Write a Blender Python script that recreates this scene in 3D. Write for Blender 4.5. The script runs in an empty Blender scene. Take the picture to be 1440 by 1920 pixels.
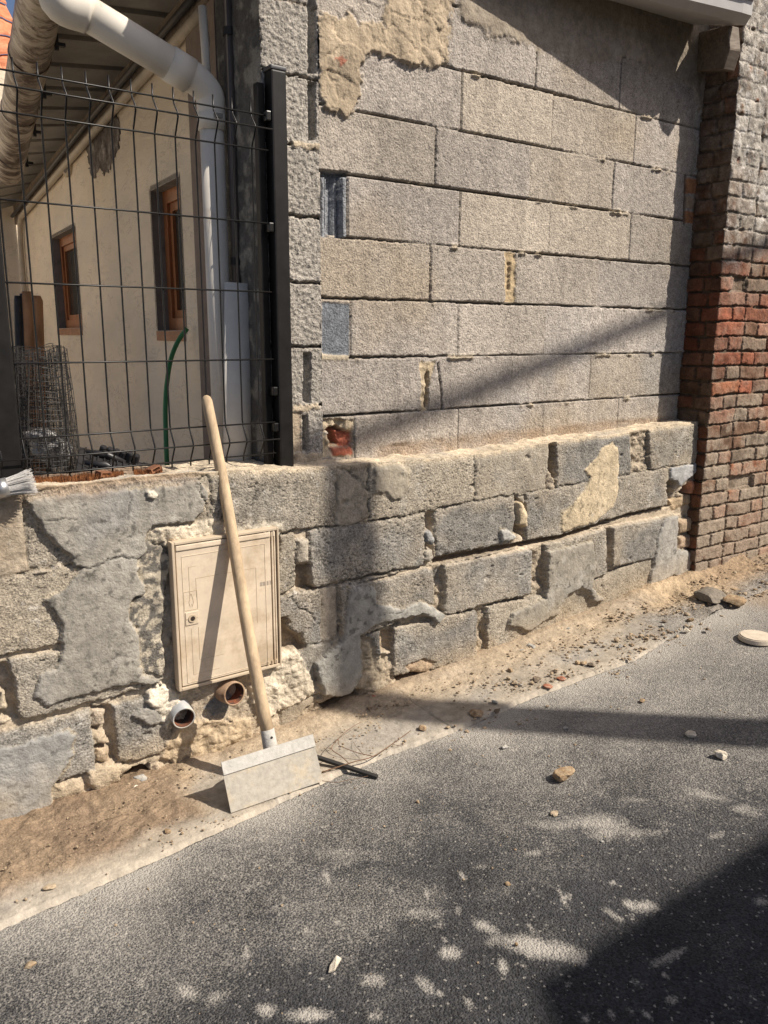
import bpy, bmesh, math, random
import numpy as np
from mathutils import Vector, Matrix

# ------------------------------------------------------------------ camera, world, sun, exposure
scn = bpy.context.scene
scn.render.resolution_x = 768; scn.render.resolution_y = 1024
F, PITCH, ROLL, YAW, CD, CH = 1517.74, 0.216006, 0.0038348, 0.622154, 2.4670, 0.28694
fw = np.array([math.sin(YAW)*math.cos(PITCH), math.cos(YAW)*math.cos(PITCH), -math.sin(PITCH)])
_r = np.array([math.cos(YAW), -math.sin(YAW), 0.0]); _u = np.cross(_r, fw)
rt = _r*math.cos(ROLL)+_u*math.sin(ROLL); up = -_r*math.sin(ROLL)+_u*math.cos(ROLL)
cpos = np.array([0, -CD, CH])
cam_d = bpy.data.cameras.new('camera'); cam = bpy.data.objects.new('camera', cam_d)
scn.collection.objects.link(cam); scn.camera = cam
cam_d.sensor_fit = 'VERTICAL'; cam_d.sensor_height = 36; cam_d.lens = F/1920*36
cam_d.clip_start = 0.05; cam_d.clip_end = 500
M = Matrix((( rt[0], up[0], -fw[0], cpos[0]), (rt[1], up[1], -fw[1], cpos[1]), (rt[2], up[2], -fw[2], cpos[2]), (0, 0, 0, 1)))
cam.matrix_world = M

SUN = Vector((-0.66, 0.735, -1.0)).normalized()          # direction the light travels
elev = math.asin(-SUN.z); azim = math.atan2(-SUN.x, -SUN.y)
world = bpy.data.worlds.new('World'); scn.world = world; world.use_nodes = True
wn = world.node_tree.nodes; wl = world.node_tree.links
sky = wn.new('ShaderNodeTexSky'); sky.sky_type = 'NISHITA'; sky.sun_disc = False
sky.sun_elevation = elev; sky.sun_rotation = azim; sky.dust_density = 2.5; sky.air_density = .6; sky.ozone_density = .3
wl.new(sky.outputs[0], wn['Background'].inputs[0]); wn['Background'].inputs[1].default_value = 0.088
sd = bpy.data.lights.new('sun', 'SUN'); sd.energy = 4.9; sd.angle = math.radians(0.5); sd.color = (1.0, 0.915, 0.805)
so = bpy.data.objects.new('sun', sd); scn.collection.objects.link(so)
so.rotation_euler = SUN.to_track_quat('-Z', 'Y').to_euler()
scn.view_settings.view_transform = 'Standard'; scn.view_settings.look = 'None'
scn.view_settings.exposure = 0.47; scn.view_settings.gamma = 1.0
scn.view_settings.use_curve_mapping = False

# ------------------------------------------------------------------ helpers
COL = scn.collection
rnd = random.Random(7)
def ray(px, py): return fw + rt*(px-720)/F + up*(960-py)/F
def at(px, py, y=None, z=None, x=None):
    """point of a real plane (y=, z= or x=) seen at a place of the photograph"""
    d = ray(px, py)
    if y is not None: t = (y-cpos[1])/d[1]
    elif z is not None: t = (z-cpos[2])/d[2]
    else: t = (x-cpos[0])/d[0]
    return cpos + d*t
WN = np.array([1, -.07, 0.0]); WP = np.array([1.29, 0, 0.0])
def atw(px, py, off=0.0):
    """point on the cream courtyard wall (leans 4 degrees off the street's normal)"""
    d = ray(px, py); p0 = WP-np.array([off, 0, 0]); t = ((p0-cpos)@WN)/(d@WN); return cpos+d*t

def tag(o, label=None, cat=None, group=None, kind=None):
    if label: o['label'] = label
    if cat: o['category'] = cat
    if group: o['group'] = group
    if kind: o['kind'] = kind
    return o
def empty(name, loc, label=None, cat=None, group=None, kind=None):
    o = bpy.data.objects.new(name, None); COL.objects.link(o); o.location = loc; o.empty_display_size = .05
    return tag(o, label, cat, group, kind)
def link(name, me, mat, parent=None, smooth=False):
    o = bpy.data.objects.new(name, me); COL.objects.link(o)
    if mat is not None: me.materials.append(mat)
    if smooth:
        me.polygons.foreach_set('use_smooth', [True]*len(me.polygons))
    if parent is not None:
        o.parent = parent; o.matrix_parent_inverse = Matrix.Translation(-Vector(parent.location))
    return o
def bm_obj(name, bm, mat, parent=None, smooth=False):
    me = bpy.data.meshes.new(name); bm.to_mesh(me); bm.free()
    return link(name, me, mat, parent, smooth)

# --- numpy noise
def _h(ix, iy, s):
    n = (ix.astype(np.int64)*374761393 + iy.astype(np.int64)*668265263 + s*2147483647) & 0xffffffff
    n = ((n ^ (n >> 13))*1274126177) & 0xffffffff
    n = (n ^ (n >> 16)) & 0xffffffff
    return n/4294967295.0
def vn(x, y, s=0):
    ix = np.floor(x); iy = np.floor(y); fx = x-ix; fy = y-iy
    fx = fx*fx*(3-2*fx); fy = fy*fy*(3-2*fy)
    a = _h(ix, iy, s); b = _h(ix+1, iy, s); c = _h(ix, iy+1, s); d = _h(ix+1, iy+1, s)
    return (a*(1-fx)+b*fx)*(1-fy)+(c*(1-fx)+d*fx)*fy
def fbm(x, y, f, o=4, s=0, g=.5):
    t = 0; A = 1; n = 0
    for i in range(o):
        t = t+A*vn(x*f+i*17.3, y*f-i*9.1, s+i*31); n += A; A *= g; f *= 2.03
    return t/n-.5
def worley(x, y, f, s=0):
    X = x*f; Y = y*f; ix = np.floor(X); iy = np.floor(Y)
    F1 = np.full(X.shape, 9.); F2 = np.full(X.shape, 9.); ID = np.zeros(X.shape)
    for dx in (-1, 0, 1):
        for dy in (-1, 0, 1):
            cx = ix+dx; cy = iy+dy; px = cx+_h(cx, cy, s); py = cy+_h(cx, cy, s+5)
            d = np.sqrt((px-X)**2+(py-Y)**2); m = d < F1
            F2 = np.where(m, F1, np.minimum(F2, d)); ID = np.where(m, _h(cx, cy, s+9), ID); F1 = np.where(m, d, F1)
    return F1, F2, ID
def sdf(X, Z, P):
    """signed distance (negative inside) to polygon P"""
    d = np.full(X.shape, 1e9); inside = np.zeros(X.shape, bool); n = len(P)
    for i in range(n):
        ax, az = P[i]; bx, bz = P[(i+1) % n]
        ex = bx-ax; ez = bz-az; wx = X-ax; wz = Z-az
        t = np.clip((wx*ex+wz*ez)/(ex*ex+ez*ez+1e-12), 0, 1)
        d = np.minimum(d, (wx-ex*t)**2+(wz-ez*t)**2)
        c = ((az <= Z) & (bz > Z)) | ((bz <= Z) & (az > Z))
        with np.errstate(divide='ignore', invalid='ignore'):
            xi = ax+(Z-az)/(bz-az if bz != az else 1e-12)*ex
        inside ^= (c & (X < xi))
    d = np.sqrt(d); return np.where(inside, -d, d)
def sst(e0, e1, x):
    t = np.clip((x-e0)/(e1-e0), 0, 1); return t*t*(3-2*t)

def grid_mesh(name, P, C=None, G=None, mat=None, parent=None, smooth=True, flip=False):
    nv, nu = P.shape[:2]
    me = bpy.data.meshes.new(name)
    me.vertices.add(nv*nu); me.vertices.foreach_set('co', P.reshape(-1).astype(np.float32))
    i = np.arange(nv*nu).reshape(nv, nu)
    q = np.stack([i[:-1, :-1], i[:-1, 1:], i[1:, 1:], i[1:, :-1]], -1).reshape(-1, 4)
    if flip: q = q[:, ::-1]
    nq = len(q)
    me.loops.add(nq*4); me.loops.foreach_set('vertex_index', q.reshape(-1).astype(np.int32))
    me.polygons.add(nq); me.polygons.foreach_set('loop_start', (np.arange(nq)*4).astype(np.int32))
    me.polygons.foreach_set('use_smooth', np.full(nq, smooth))
    me.update(calc_edges=True); me.validate()
    if C is not None:
        a = me.attributes.new('Col', 'FLOAT_COLOR', 'POINT')
        c4 = np.concatenate([np.clip(C, 0, 1), np.ones(C.shape[:2]+(1,))], -1)
        a.data.foreach_set('color', c4.reshape(-1).astype(np.float32))
    if G is not None:
        a = me.attributes.new('Gr', 'FLOAT', 'POINT'); a.data.foreach_set('value', G.reshape(-1).astype(np.float32))
    return link(name, me, mat, parent)

# --- materials
def nmat(name):
    m = bpy.data.materials.new(name); m.use_nodes = True
    nt = m.node_tree; b = nt.nodes['Principled BSDF']; b.inputs['Specular IOR Level'].default_value = .3
    return m, nt, b
def N(nt, t, **k):
    n = nt.nodes.new(t)
    for a, v in k.items(): setattr(n, a, v)
    return n
def coords(nt, kind='Object'):
    return N(nt, 'ShaderNodeTexCoord').outputs[kind]
def noise(nt, co, sc, det=3, rough=.6, dist=0):
    n = N(nt, 'ShaderNodeTexNoise'); n.inputs['Scale'].default_value = sc; n.inputs['Detail'].default_value = det
    n.inputs['Roughness'].default_value = rough; n.inputs['Distortion'].default_value = dist
    nt.links.new(co, n.inputs['Vector']); return n.outputs['Fac']
def voro(nt, co, sc, out='Distance', feat='F1'):
    n = N(nt, 'ShaderNodeTexVoronoi', feature=feat); n.inputs['Scale'].default_value = sc
    nt.links.new(co, n.inputs['Vector']); return n.outputs[out]
def mp(nt, v, a, b, c, d):
    n = N(nt, 'ShaderNodeMapRange'); nt.links.new(v, n.inputs[0])
    for i, x in enumerate((a, b, c, d)): n.inputs[i+1].default_value = x
    return n.outputs[0]
def mth(nt, op, a, b=None):
    n = N(nt, 'ShaderNodeMath', operation=op)
    for i, v in enumerate((a, b)):
        if v is None: continue
        if isinstance(v, (int, float)): n.inputs[i].default_value = v
        else: nt.links.new(v, n.inputs[i])
    return n.outputs[0]
def mixc(nt, f, a, b, mode='MIX'):
    n = N(nt, 'ShaderNodeMix', data_type='RGBA', blend_type=mode)
    for i, v in zip((0, 6, 7), (f, a, b)):
        if isinstance(v, (int, float)): n.inputs[i].default_value = v
        elif isinstance(v, tuple): n.inputs[i].default_value = v+((1,) if len(v) == 3 else ())
        else: nt.links.new(v, n.inputs[i])
    return n.outputs[2]
def vscale(nt, v, s):
    n = N(nt, 'ShaderNodeVectorMath', operation='SCALE'); nt.links.new(v, n.inputs[0]); nt.links.new(s, n.inputs['Scale']); return n.outputs[0]
def bump(nt, b, h, dist, st=1.0, nrm=None):
    n = N(nt, 'ShaderNodeBump'); n.inputs['Distance'].default_value = dist
    if isinstance(st, (int, float)): n.inputs['Strength'].default_value = st
    else: nt.links.new(st, n.inputs['Strength'])
    nt.links.new(h, n.inputs['Height'])
    if nrm is not None: nt.links.new(nrm, n.inputs['Normal'])
    nt.links.new(n.outputs[0], b.inputs['Normal']); return n.outputs[0]
def attr(nt, name):
    return N(nt, 'ShaderNodeAttribute', attribute_name=name)

def masonry_mat():
    m, nt, b = nmat('masonry'); co = coords(nt)
    g = attr(nt, 'Gr').outputs['Fac']; c = attr(nt, 'Col').outputs['Color']
    n1 = noise(nt, co, 170, 2, .7); v1 = voro(nt, co, 210, 'Color')
    sep = N(nt, 'ShaderNodeSeparateColor'); nt.links.new(v1, sep.inputs[0])
    n2 = noise(nt, co, 28, 5, .65)
    k1 = mth(nt, 'MULTIPLY', mth(nt, 'SUBTRACT', n1, .5), 1.7)
    k2 = mth(nt, 'MULTIPLY', mth(nt, 'SUBTRACT', sep.outputs[0], .45), .55)
    k3 = mth(nt, 'MULTIPLY', mth(nt, 'SUBTRACT', n2, .5), 1.3)
    k = mth(nt, 'ADD', mth(nt, 'MULTIPLY', mth(nt, 'ADD', k1, k2), g), mth(nt, 'ADD', k3, 1.0))
    k = mth(nt, 'MAXIMUM', k, .12)
    nt.links.new(vscale(nt, c, k), b.inputs['Base Color'])
    b.inputs['Roughness'].default_value = .95; b.inputs['Specular IOR Level'].default_value = .15
    h = mth(nt, 'ADD', n1, mth(nt, 'MULTIPLY', voro(nt, co, 150), -.5))
    n3 = noise(nt, co, 60, 4, .6)
    bn = bump(nt, b, mth(nt, 'ADD', n3, mth(nt, 'MULTIPLY', noise(nt, co, 22, 6, .75), 1.2)), .006, .75)
    bump(nt, b, h, .0035, mp(nt, g, 0, 1, .1, .85), bn)
    return m
MAS = masonry_mat()

def simple(name, col, rough=.6, metal=0, var=.2, vs=20, bs=0, bd=.001, col2=None, bsc=200, spec=.3, c2s=6, c2r=(.45, .65)):
    """plain material with procedural colour variation and bump"""
    m, nt, b = nmat(name); co = coords(nt)
    n = noise(nt, co, vs, 5, .65); k = mp(nt, n, .25, .75, 1-var, 1+var)
    src = N(nt, 'ShaderNodeRGB'); src.outputs[0].default_value = (*col, 1); c = src.outputs[0]
    if col2: c = mixc(nt, mp(nt, noise(nt, co, c2s, 6, .7), c2r[0], c2r[1], 0, 1), c, tuple(col2))
    nt.links.new(vscale(nt, c, k), b.inputs['Base Color'])
    b.inputs['Roughness'].default_value = rough; b.inputs['Metallic'].default_value = metal
    b.inputs['Specular IOR Level'].default_value = spec
    if bs: bump(nt, b, noise(nt, co, bsc, 4, .6), bd, bs)
    return m

# --- solid shapes
def add_box(bm, c, s, R=None, bevel=0):
    r = bmesh.ops.create_cube(bm, size=1.0)
    vs = r['verts']; Mx = Matrix.Diagonal((*s, 1))
    if R is not None: Mx = R.to_4x4() @ Mx
    bmesh.ops.transform(bm, matrix=Matrix.Translation(Vector(c)) @ Mx, verts=vs)
    if bevel:
        es = list({e for v in vs for e in v.link_edges})
        bmesh.ops.bevel(bm, geom=es, offset=bevel, segments=2, affect='EDGES', profile=.6)
def frames(pts):
    T = []
    for i in range(len(pts)):
        a = pts[max(i-1, 0)]; b = pts[min(i+1, len(pts)-1)]; T.append((b-a).normalized())
    u = T[0].orthogonal().normalized(); U = []
    for i, t in enumerate(T):
        u = (u-t*u.dot(t)).normalized(); U.append(u.copy())
    return T, U
def add_tube(bm, pts, r, seg=10, caps=True, sy=1.0, r2=None):
    """tube along points; r a number or a list; r2 = inner radius for an open pipe"""
    pts = [Vector(p) for p in pts]; T, U = frames(pts)
    rr = r if isinstance(r, (list, tuple)) else [r]*len(pts)
    rings = []
    for p, t, u, q in zip(pts, T, U, rr):
        w = t.cross(u)
        rings.append([bm.verts.new(p+u*(q*math.cos(2*math.pi*k/seg))+w*(q*sy*math.sin(2*math.pi*k/seg))) for k in range(seg)])
    for a, b in zip(rings, rings[1:]):
        for k in range(seg): bm.faces.new((a[k], a[(k+1) % seg], b[(k+1) % seg], b[k]))
    if caps:
        bm.faces.new(rings[0][::-1]); bm.faces.new(rings[-1])
    return rings
def bez(P, n=16):
    """Catmull-Rom through points"""
    P = [Vector(p) for p in P]; Q = [P[0]*2-P[1]]+P+[P[-1]*2-P[-2]]; out = []
    for i in range(len(P)-1):
        a, b, c, d = Q[i:i+4]
        for k in range(n):
            t = k/n
            out.append(.5*((2*b)+(c-a)*t+(2*a-5*b+4*c-d)*t*t+(3*b-a-3*c+d)*t**3))
    out.append(P[-1]); return out
def prism(bm, poly, ext):
    """extrude 3D polygon by vector"""
    e = Vector(ext); a = [bm.verts.new(Vector(p)) for p in poly]; b = [bm.verts.new(Vector(p)+e) for p in poly]
    n = len(a); bm.faces.new(a[::-1]); bm.faces.new(b)
    for i in range(n): bm.faces.new((a[i], a[(i+1) % n], b[(i+1) % n], b[i]))

YL = -0.12                 # front plane of the low wall
YB = -0.18                 # front plane of the brick wall
GXS = [-30, .4, 1.0, 1.65, 2.4, 3.0, 3.7, 5, 8, 30]; GZS = [-1.13, -1.105, -1.098, -1.075, -1.02, -.975, -.925, -.83, -.7, -.2]
def gz(x): return np.interp(x, GXS, GZS)

def px_poly(pts, y): return [tuple(at(px, py, y=y)[[0, 2]]) for px, py in pts]

# ------------------------------------------------------------------ palette (albedo)
G1 = (.255, .232, .195); G2 = (.225, .212, .19); G3 = (.285, .252, .202); G4 = (.18, .178, .17)
TAN = (.37, .31, .235); TAN2 = (.31, .245, .175); CREAM = (.56, .49, .38); BEI = (.50, .41, .28)
PLA = (.285, .266, .230); PLB = (.29, .285, .265)

class Field:
    """height and colour field over a wall face"""
    def __init__(s, X, Z, y, base, seed=0):
        s.X = X; s.Z = Z; s.y = y; s.seed = seed
        s.D = np.zeros(X.shape); s.C = np.tile(np.array(base, float), X.shape+(1,)); s.G = np.full(X.shape, .5)
        s.wx = fbm(X, Z, 26, 4, seed+1); s.wz = fbm(X, Z, 26, 4, seed+2)
        s.fx = fbm(X, Z, 110, 2, seed+3); s.fz = fbm(X, Z, 110, 2, seed+4)
    def mask(s, pts, warp=.012, fine=.006, world=False):
        P = pts if world else px_poly(pts, s.y)
        xs = [p[0] for p in P]; zs = [p[1] for p in P]; m = .06
        # restrict to bounding box
        sel = (s.X > min(xs)-m) & (s.X < max(xs)+m) & (s.Z > min(zs)-m) & (s.Z < max(zs)+m)
        d = np.full(s.X.shape, 1.0)
        if sel.any():
            d[sel] = sdf(s.X[sel]+s.wx[sel]*warp*2+s.fx[sel]*fine*2, s.Z[sel]+s.wz[sel]*warp*2+s.fz[sel]*fine*2, P)
        return d
    def paint(s, m, col, var=.0):
        s.C = s.C*(1-m[..., None])+np.array(col)*m[..., None]
    def layer(s, pts, depth, col=None, soft=.005, warp=.008, fine=.004, grain=None, rnd_e=0, set_=True, world=False, tint=.12, rel=None):
        d = s.mask(pts, warp, fine, world); m = sst(0, -soft, d)
        if depth is not None:
            tgt = depth if rel is None else s.D+rel
            if rnd_e: tgt = tgt-rnd_e*np.exp(-np.clip(-d, 0, 1)/.012)
            s.D = s.D*(1-m)+tgt*m
        if col is not None:
            v = 1+tint*2*fbm(s.X, s.Z, 9, 4, int(abs(pts[0][0]*10)) % 97)
            s.C = s.C*(1-m[..., None])+np.array(col)*v[..., None]*m[..., None]
        if grain is not None: s.G = s.G*(1-m)+grain*m
        return m

# ------------------------------------------------------------------ LOW WALL
TOPP = [(-60, 925), (40, 925), (52, 912), (135, 908), (250, 896), (370, 885), (430, 882), (520, 880), (640, 872), (884, 853), (1035, 829), (1180, 810), (1240, 800), (1307, 791)]
tp = [at(px, py, y=YL) for px, py in TOPP]; tpx = [p[0] for p in tp]; tpz = [p[2] for p in tp]
XR = 3.60
ux = np.arange(.10, XR+.001, .0042)
ztop = np.interp(ux, tpx, tpz)+.004*fbm(ux, ux*0, 22, 4, 5)*2
nz = 268
s_ = np.linspace(0, 1, nz)
zb = gz(ux)-.06
Zf = zb[None]+(ztop-zb)[None]*s_[:, None]
Xf = np.broadcast_to(ux, Zf.shape).copy()
f = Field(Xf, Zf, YL, TAN, 11)
X, Z = f.X, f.Z
w1, w2, wid = worley(X+f.wx*.03, Z+f.wz*.03, 22, 3)
f.D = -.011+.010*np.clip(w2-w1, 0, .5)+.012*fbm(X, Z, 14, 5, 8)*2+.006*(wid-.5)
f.C = f.C*(1+.35*(wid-.5))[..., None]*(1+.5*fbm(X, Z, 18, 5, 77))[..., None]
stn = sst(-.05, .25, fbm(X, Z, 5, 3, 44)); f.C = f.C*(1-stn[..., None]*.35)+np.array(CREAM)*stn[..., None]*.35
# ---- block units, traced course by course: (points, depth, colour, grain)
B = [
 ([(-60,950),(33,932),(42,975),(54,1068),(0,1082),(-60,1098)], -.004, TAN2, .3),
 ([(47,925),(150,915),(380,895),(372,960),(300,1035),(200,1052),(58,1064)], -.003, G1, .9),
 ([(376,900),(397,893),(395,1000),(380,1000),(372,960)], -.006, G3, .6),
 ([(397,892),(520,884),(630,877),(629,984),(552,992),(527,998),(420,1003),(398,1003)], .002, G1, .95),
 ([(632,880),(655,890),(692,922),(692,966),(655,988),(631,984)], -.004, (.33,.29,.23), .35),
 ([(660,874),(692,870),(692,915),(664,892)], -.012, G3, .6),
 ([(694,866),(889,854),(886,942),(775,962),(694,972)], 0, G3, .85),
 ([(891,853),(1027,832),(1028,880),(1020,920),(890,941)], 0, G1, .6),
 ([(1045,829),(1178,812),(1180,889),(1100,903),(1045,912)], .002, G2, .8),
 ([(1216,807),(1306,793),(1312,865),(1216,880)], .006, G1, .85),
 ([(-60,1100),(0,1085),(150,1062),(140,1100),(118,1204),(0,1226),(-60,1240)], .002, G3, .9),
 ([(526,1004),(551,1003),(553,1095),(540,1106),(522,1112)], 0, G3, .9),
 ([(582,996),(680,985),(792,964),(791,1058),(700,1073),(655,1085),(600,1098),(590,1100),(584,1088)], .004, G2, .95),
 ([(817,956),(880,944),(962,930),(963,992),(950,1017),(855,1034),(820,1042)], 0, G2, .9),
 ([(987,927),(1045,917),(1155,895),(1215,884),(1250,877),(1247,944),(1155,967),(1050,1001),(988,1012)], .004, G2, .9),
 ([(21,1238),(110,1222),(200,1205),(305,1200),(308,1268),(280,1286),(200,1308),(125,1328),(42,1352)], .002, G1, .95),
 ([(527,1120),(575,1109),(601,1107),(603,1208),(577,1214),(565,1188),(545,1180),(541,1156),(522,1160)], 0, G2, 1.0),
 ([(604,1104),(633,1100),(632,1200),(606,1206)], -.008, (.38,.32,.25), .4),
 ([(636,1098),(805,1064),(808,1128),(780,1150),(668,1190),(640,1200)], .014, G2, .9),
 ([(832,1056),(990,1028),(990,1110),(905,1130),(832,1152)], .016, G2, .75),
 ([(1020,1020),(1131,987),(1131,1078),(1020,1105)], .014, G1, .8),
 ([(1147,986),(1238,968),(1230,1044),(1145,1060)], .014, G2, .7),
 ([(-60,1396),(0,1380),(166,1334),(179,1440),(105,1464),(0,1500),(-60,1520)], .004, G2, .95),
 ([(216,1326),(300,1300),(330,1335),(316,1392),(297,1412),(250,1424),(222,1428)], 0, G2, .85),
 ([(665,1196),(710,1184),(712,1264),(664,1290)], .006, G2, .85),
 ([(737,1176),(830,1156),(888,1146),(890,1230),(830,1246),(738,1266)], .010, G2, .85),
 ([(912,1136),(1050,1110),(1108,1098),(1060,1178),(912,1220)], .006, G1, .85),
 ([(1054,1110),(1205,1050),(1310,1035),(1308,1066),(1200,1112),(1054,1172)], .004, G3, .7),
 ([(560,1215),(660,1200),(662,1292),(600,1316),(560,1290)], .0, G1, .6),
 ([(527,1330),(600,1300),(560,1345),(528,1370)], -.004, G3, .4),
]
for i, (pts, dep, col, gr) in enumerate(B):
    rr = random.Random(i); t = 1+rr.uniform(-.07, .07)
    tilt = rr.uniform(-.006, .006)
    P = px_poly(pts, YL); cx = sum(p[0] for p in P)/len(P); cz = sum(p[1] for p in P)/len(P)
    d = f.mask(pts, .008, .005)-.007; m = sst(.0005, -.0035, d)
    tg = dep+.004-.005*np.exp(-np.clip(-d, 0, 1)/.008)*(0.6+1.6*np.clip(fbm(X, Z, 16, 3, 300+i)+.1, 0, 1))+tilt*(X-cx)*4+.005*fbm(X, Z, 11, 4, 60+i)
    f.D = f.D*(1-m)+tg*m
    v = t*(1+.34*fbm(X, Z, 7, 5, 120+i))
    wh = sst(.10, .34, fbm(X, Z, 13, 5, 500+i))*.45            # whitish lime bloom
    br = sst(.06, .30, fbm(X, Z, 6, 4, 700+i))*.38             # earthy stain
    c = np.array(col)*v[..., None]
    c = c*(1-wh[..., None])+np.array((.42, .40, .355))*wh[..., None]
    c = c*(1-br[..., None])+np.array((.29, .235, .17))*br[..., None]
    mo = fbm(X, Z, 42, 3, 900+i); c = c*(1+.55*mo)[..., None]
    chip = sst(.012, .0, -d)*sst(.02, .16, fbm(X, Z, 34, 3, 950+i)); tg_ = chip*m; f.D -= .010*tg_
    f.C = f.C*(1-m[..., None])+c*m[..., None]; f.G = f.G*(1-m)+gr*m
    mo_ = sst(-.02, .2, fbm(X, Z, 4, 5, 990+i)+.25*np.exp(-np.clip(-d, 0, 1)/.03)-.03)*.55*m; f.C = f.C*(1-mo_[..., None])+np.array((.37, .32, .25))*mo_[..., None]
    eg = np.exp(-(d/.0028)**2)*(.35+.9*np.clip(fbm(X, Z, 9, 3, 970+i)+.25, 0, 1)); f.C = f.C*(1-.62*np.clip(eg, 0, 1))[..., None]; f.D -= .006*np.clip(eg, 0, 1)
# pitted surface of the blocks
pit = worley(X, Z, 120, 21)[0]; ph = sst(.35, .1, pit)*sst(-.05, .25, fbm(X, Z, 25, 3, 91))*f.G
f.D -= .005*ph; f.C *= (1-.45*ph)[..., None]
pt2 = worley(X+f.fx*.01, Z, 48, 23)[0]; pz2 = sst(.22, .05, pt2)*sst(-.02, .2, fbm(X, Z, 14, 3, 95))*f.G; f.D -= .007*pz2; f.C *= (1-.5*pz2)[..., None]
wsp = sst(.20, .34, fbm(X, Z, 55, 3, 97))*f.G; f.C = f.C*(1-.5*wsp[..., None])+np.array((.47, .45, .41))*.5*wsp[..., None]
for k in range(34):                                            # bigger chips and pocks
    cx = rnd.uniform(.4, 3.5); cz = rnd.uniform(-1.0, -.2); rx = rnd.uniform(.004, .014)
    dd = np.sqrt(((X-cx)/1.5)**2+(Z-cz)**2)+f.fx*.01; m = sst(rx, rx*.3, dd); f.D -= .008*m
# ---- open hollows
for pts, dep, col in [
 ([(1030,830),(1044,829),(1045,905),(1040,912),(1030,880)], -.075, (.24,.2,.15)),
 ([(1247,900),(1268,893),(1262,955),(1247,957)], -.11, (.18,.14,.1)),
 ([(1268,925),(1290,905),(1318,900),(1315,935),(1290,930)], -.08, (.2,.14,.1)),
 ([(522,1160),(541,1156),(545,1180),(565,1188),(577,1214),(560,1226),(527,1222)], -.075, TAN2),
 ([(553,1058),(583,1055),(586,1096),(596,1104),(560,1112),(553,1100)], -.06, TAN2),
 ([(553,1003),(580,998),(582,1056),(553,1058)], -.014, TAN),
 ([(795,962),(814,958),(815,1052),(795,1058)], -.05, TAN),
 ([(965,930),(985,927),(986,1010),(965,1000)], -.055, TAN2),
 ([(806,1068),(830,1060),(831,1098),(808,1100)], -.022, (.25,.23,.2)),
 ([(710,1186),(737,1178),(737,1222),(713,1225)], -.04, TAN2),
 ([(-60,1245),(20,1240),(38,1345),(-60,1372)], -.045, TAN),
 ([(170,1325),(215,1322),(223,1430),(180,1440)], -.05, TAN),
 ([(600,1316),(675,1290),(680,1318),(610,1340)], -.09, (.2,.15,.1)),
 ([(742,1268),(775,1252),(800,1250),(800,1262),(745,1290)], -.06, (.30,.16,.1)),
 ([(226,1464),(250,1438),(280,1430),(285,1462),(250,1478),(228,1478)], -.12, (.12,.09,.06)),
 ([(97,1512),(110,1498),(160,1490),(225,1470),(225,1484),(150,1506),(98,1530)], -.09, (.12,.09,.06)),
 ([(326,1340),(370,1325),(395,1395),(370,1425),(350,1430)], -.02, TAN),
]:
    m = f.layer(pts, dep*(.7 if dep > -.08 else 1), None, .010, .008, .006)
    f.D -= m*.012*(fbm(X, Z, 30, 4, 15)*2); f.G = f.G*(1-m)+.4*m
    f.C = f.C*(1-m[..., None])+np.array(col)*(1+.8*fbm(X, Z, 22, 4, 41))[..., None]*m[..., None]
# deep line under course two, tan ledge on course three
for pts in [[(812,1046),(855,1038),(952,1020),(990,1014),(1052,1002),(1155,970),(1247,947),(1247,953),(1155,979),(1052,1013),(990,1026),(952,1031),(855,1052),(812,1060)]]:
    m = f.layer(pts, -.055, None, .004, .003, .002); f.paint(m*.8, (.30, .22, .14))
for pts in [[(795,1062),(830,1056),(990,1022),(1050,1009),(1247,951),(1262,962),(1240,972),(1131,992),(1020,1022),(990,1032),(832,1060),(800,1070)],
            [(-60,1372),(0,1357),(160,1318),(166,1332),(0,1378),(-60,1394)],
            [(640,1098),(800,1058),(805,1064),(700,1092)],
            [(0,1228),(112,1206),(108,1222),(24,1236)],
            [(740,1172),(790,1158),(832,1152),(832,1158),(738,1180)],
            [(1040,1000),(1060,995),(1250,950),(1300,930),(1320,965),(1240,968)]]:
    m = f.layer(pts, -.012, None, .010, .004, .003)
    f.C = f.C*(1-m[..., None])+np.array((.45, .375, .28))*(1+.5*fbm(X, Z, 30, 3, 6))[..., None]*m[..., None]; f.G = f.G*(1-m)+.35*m
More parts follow.
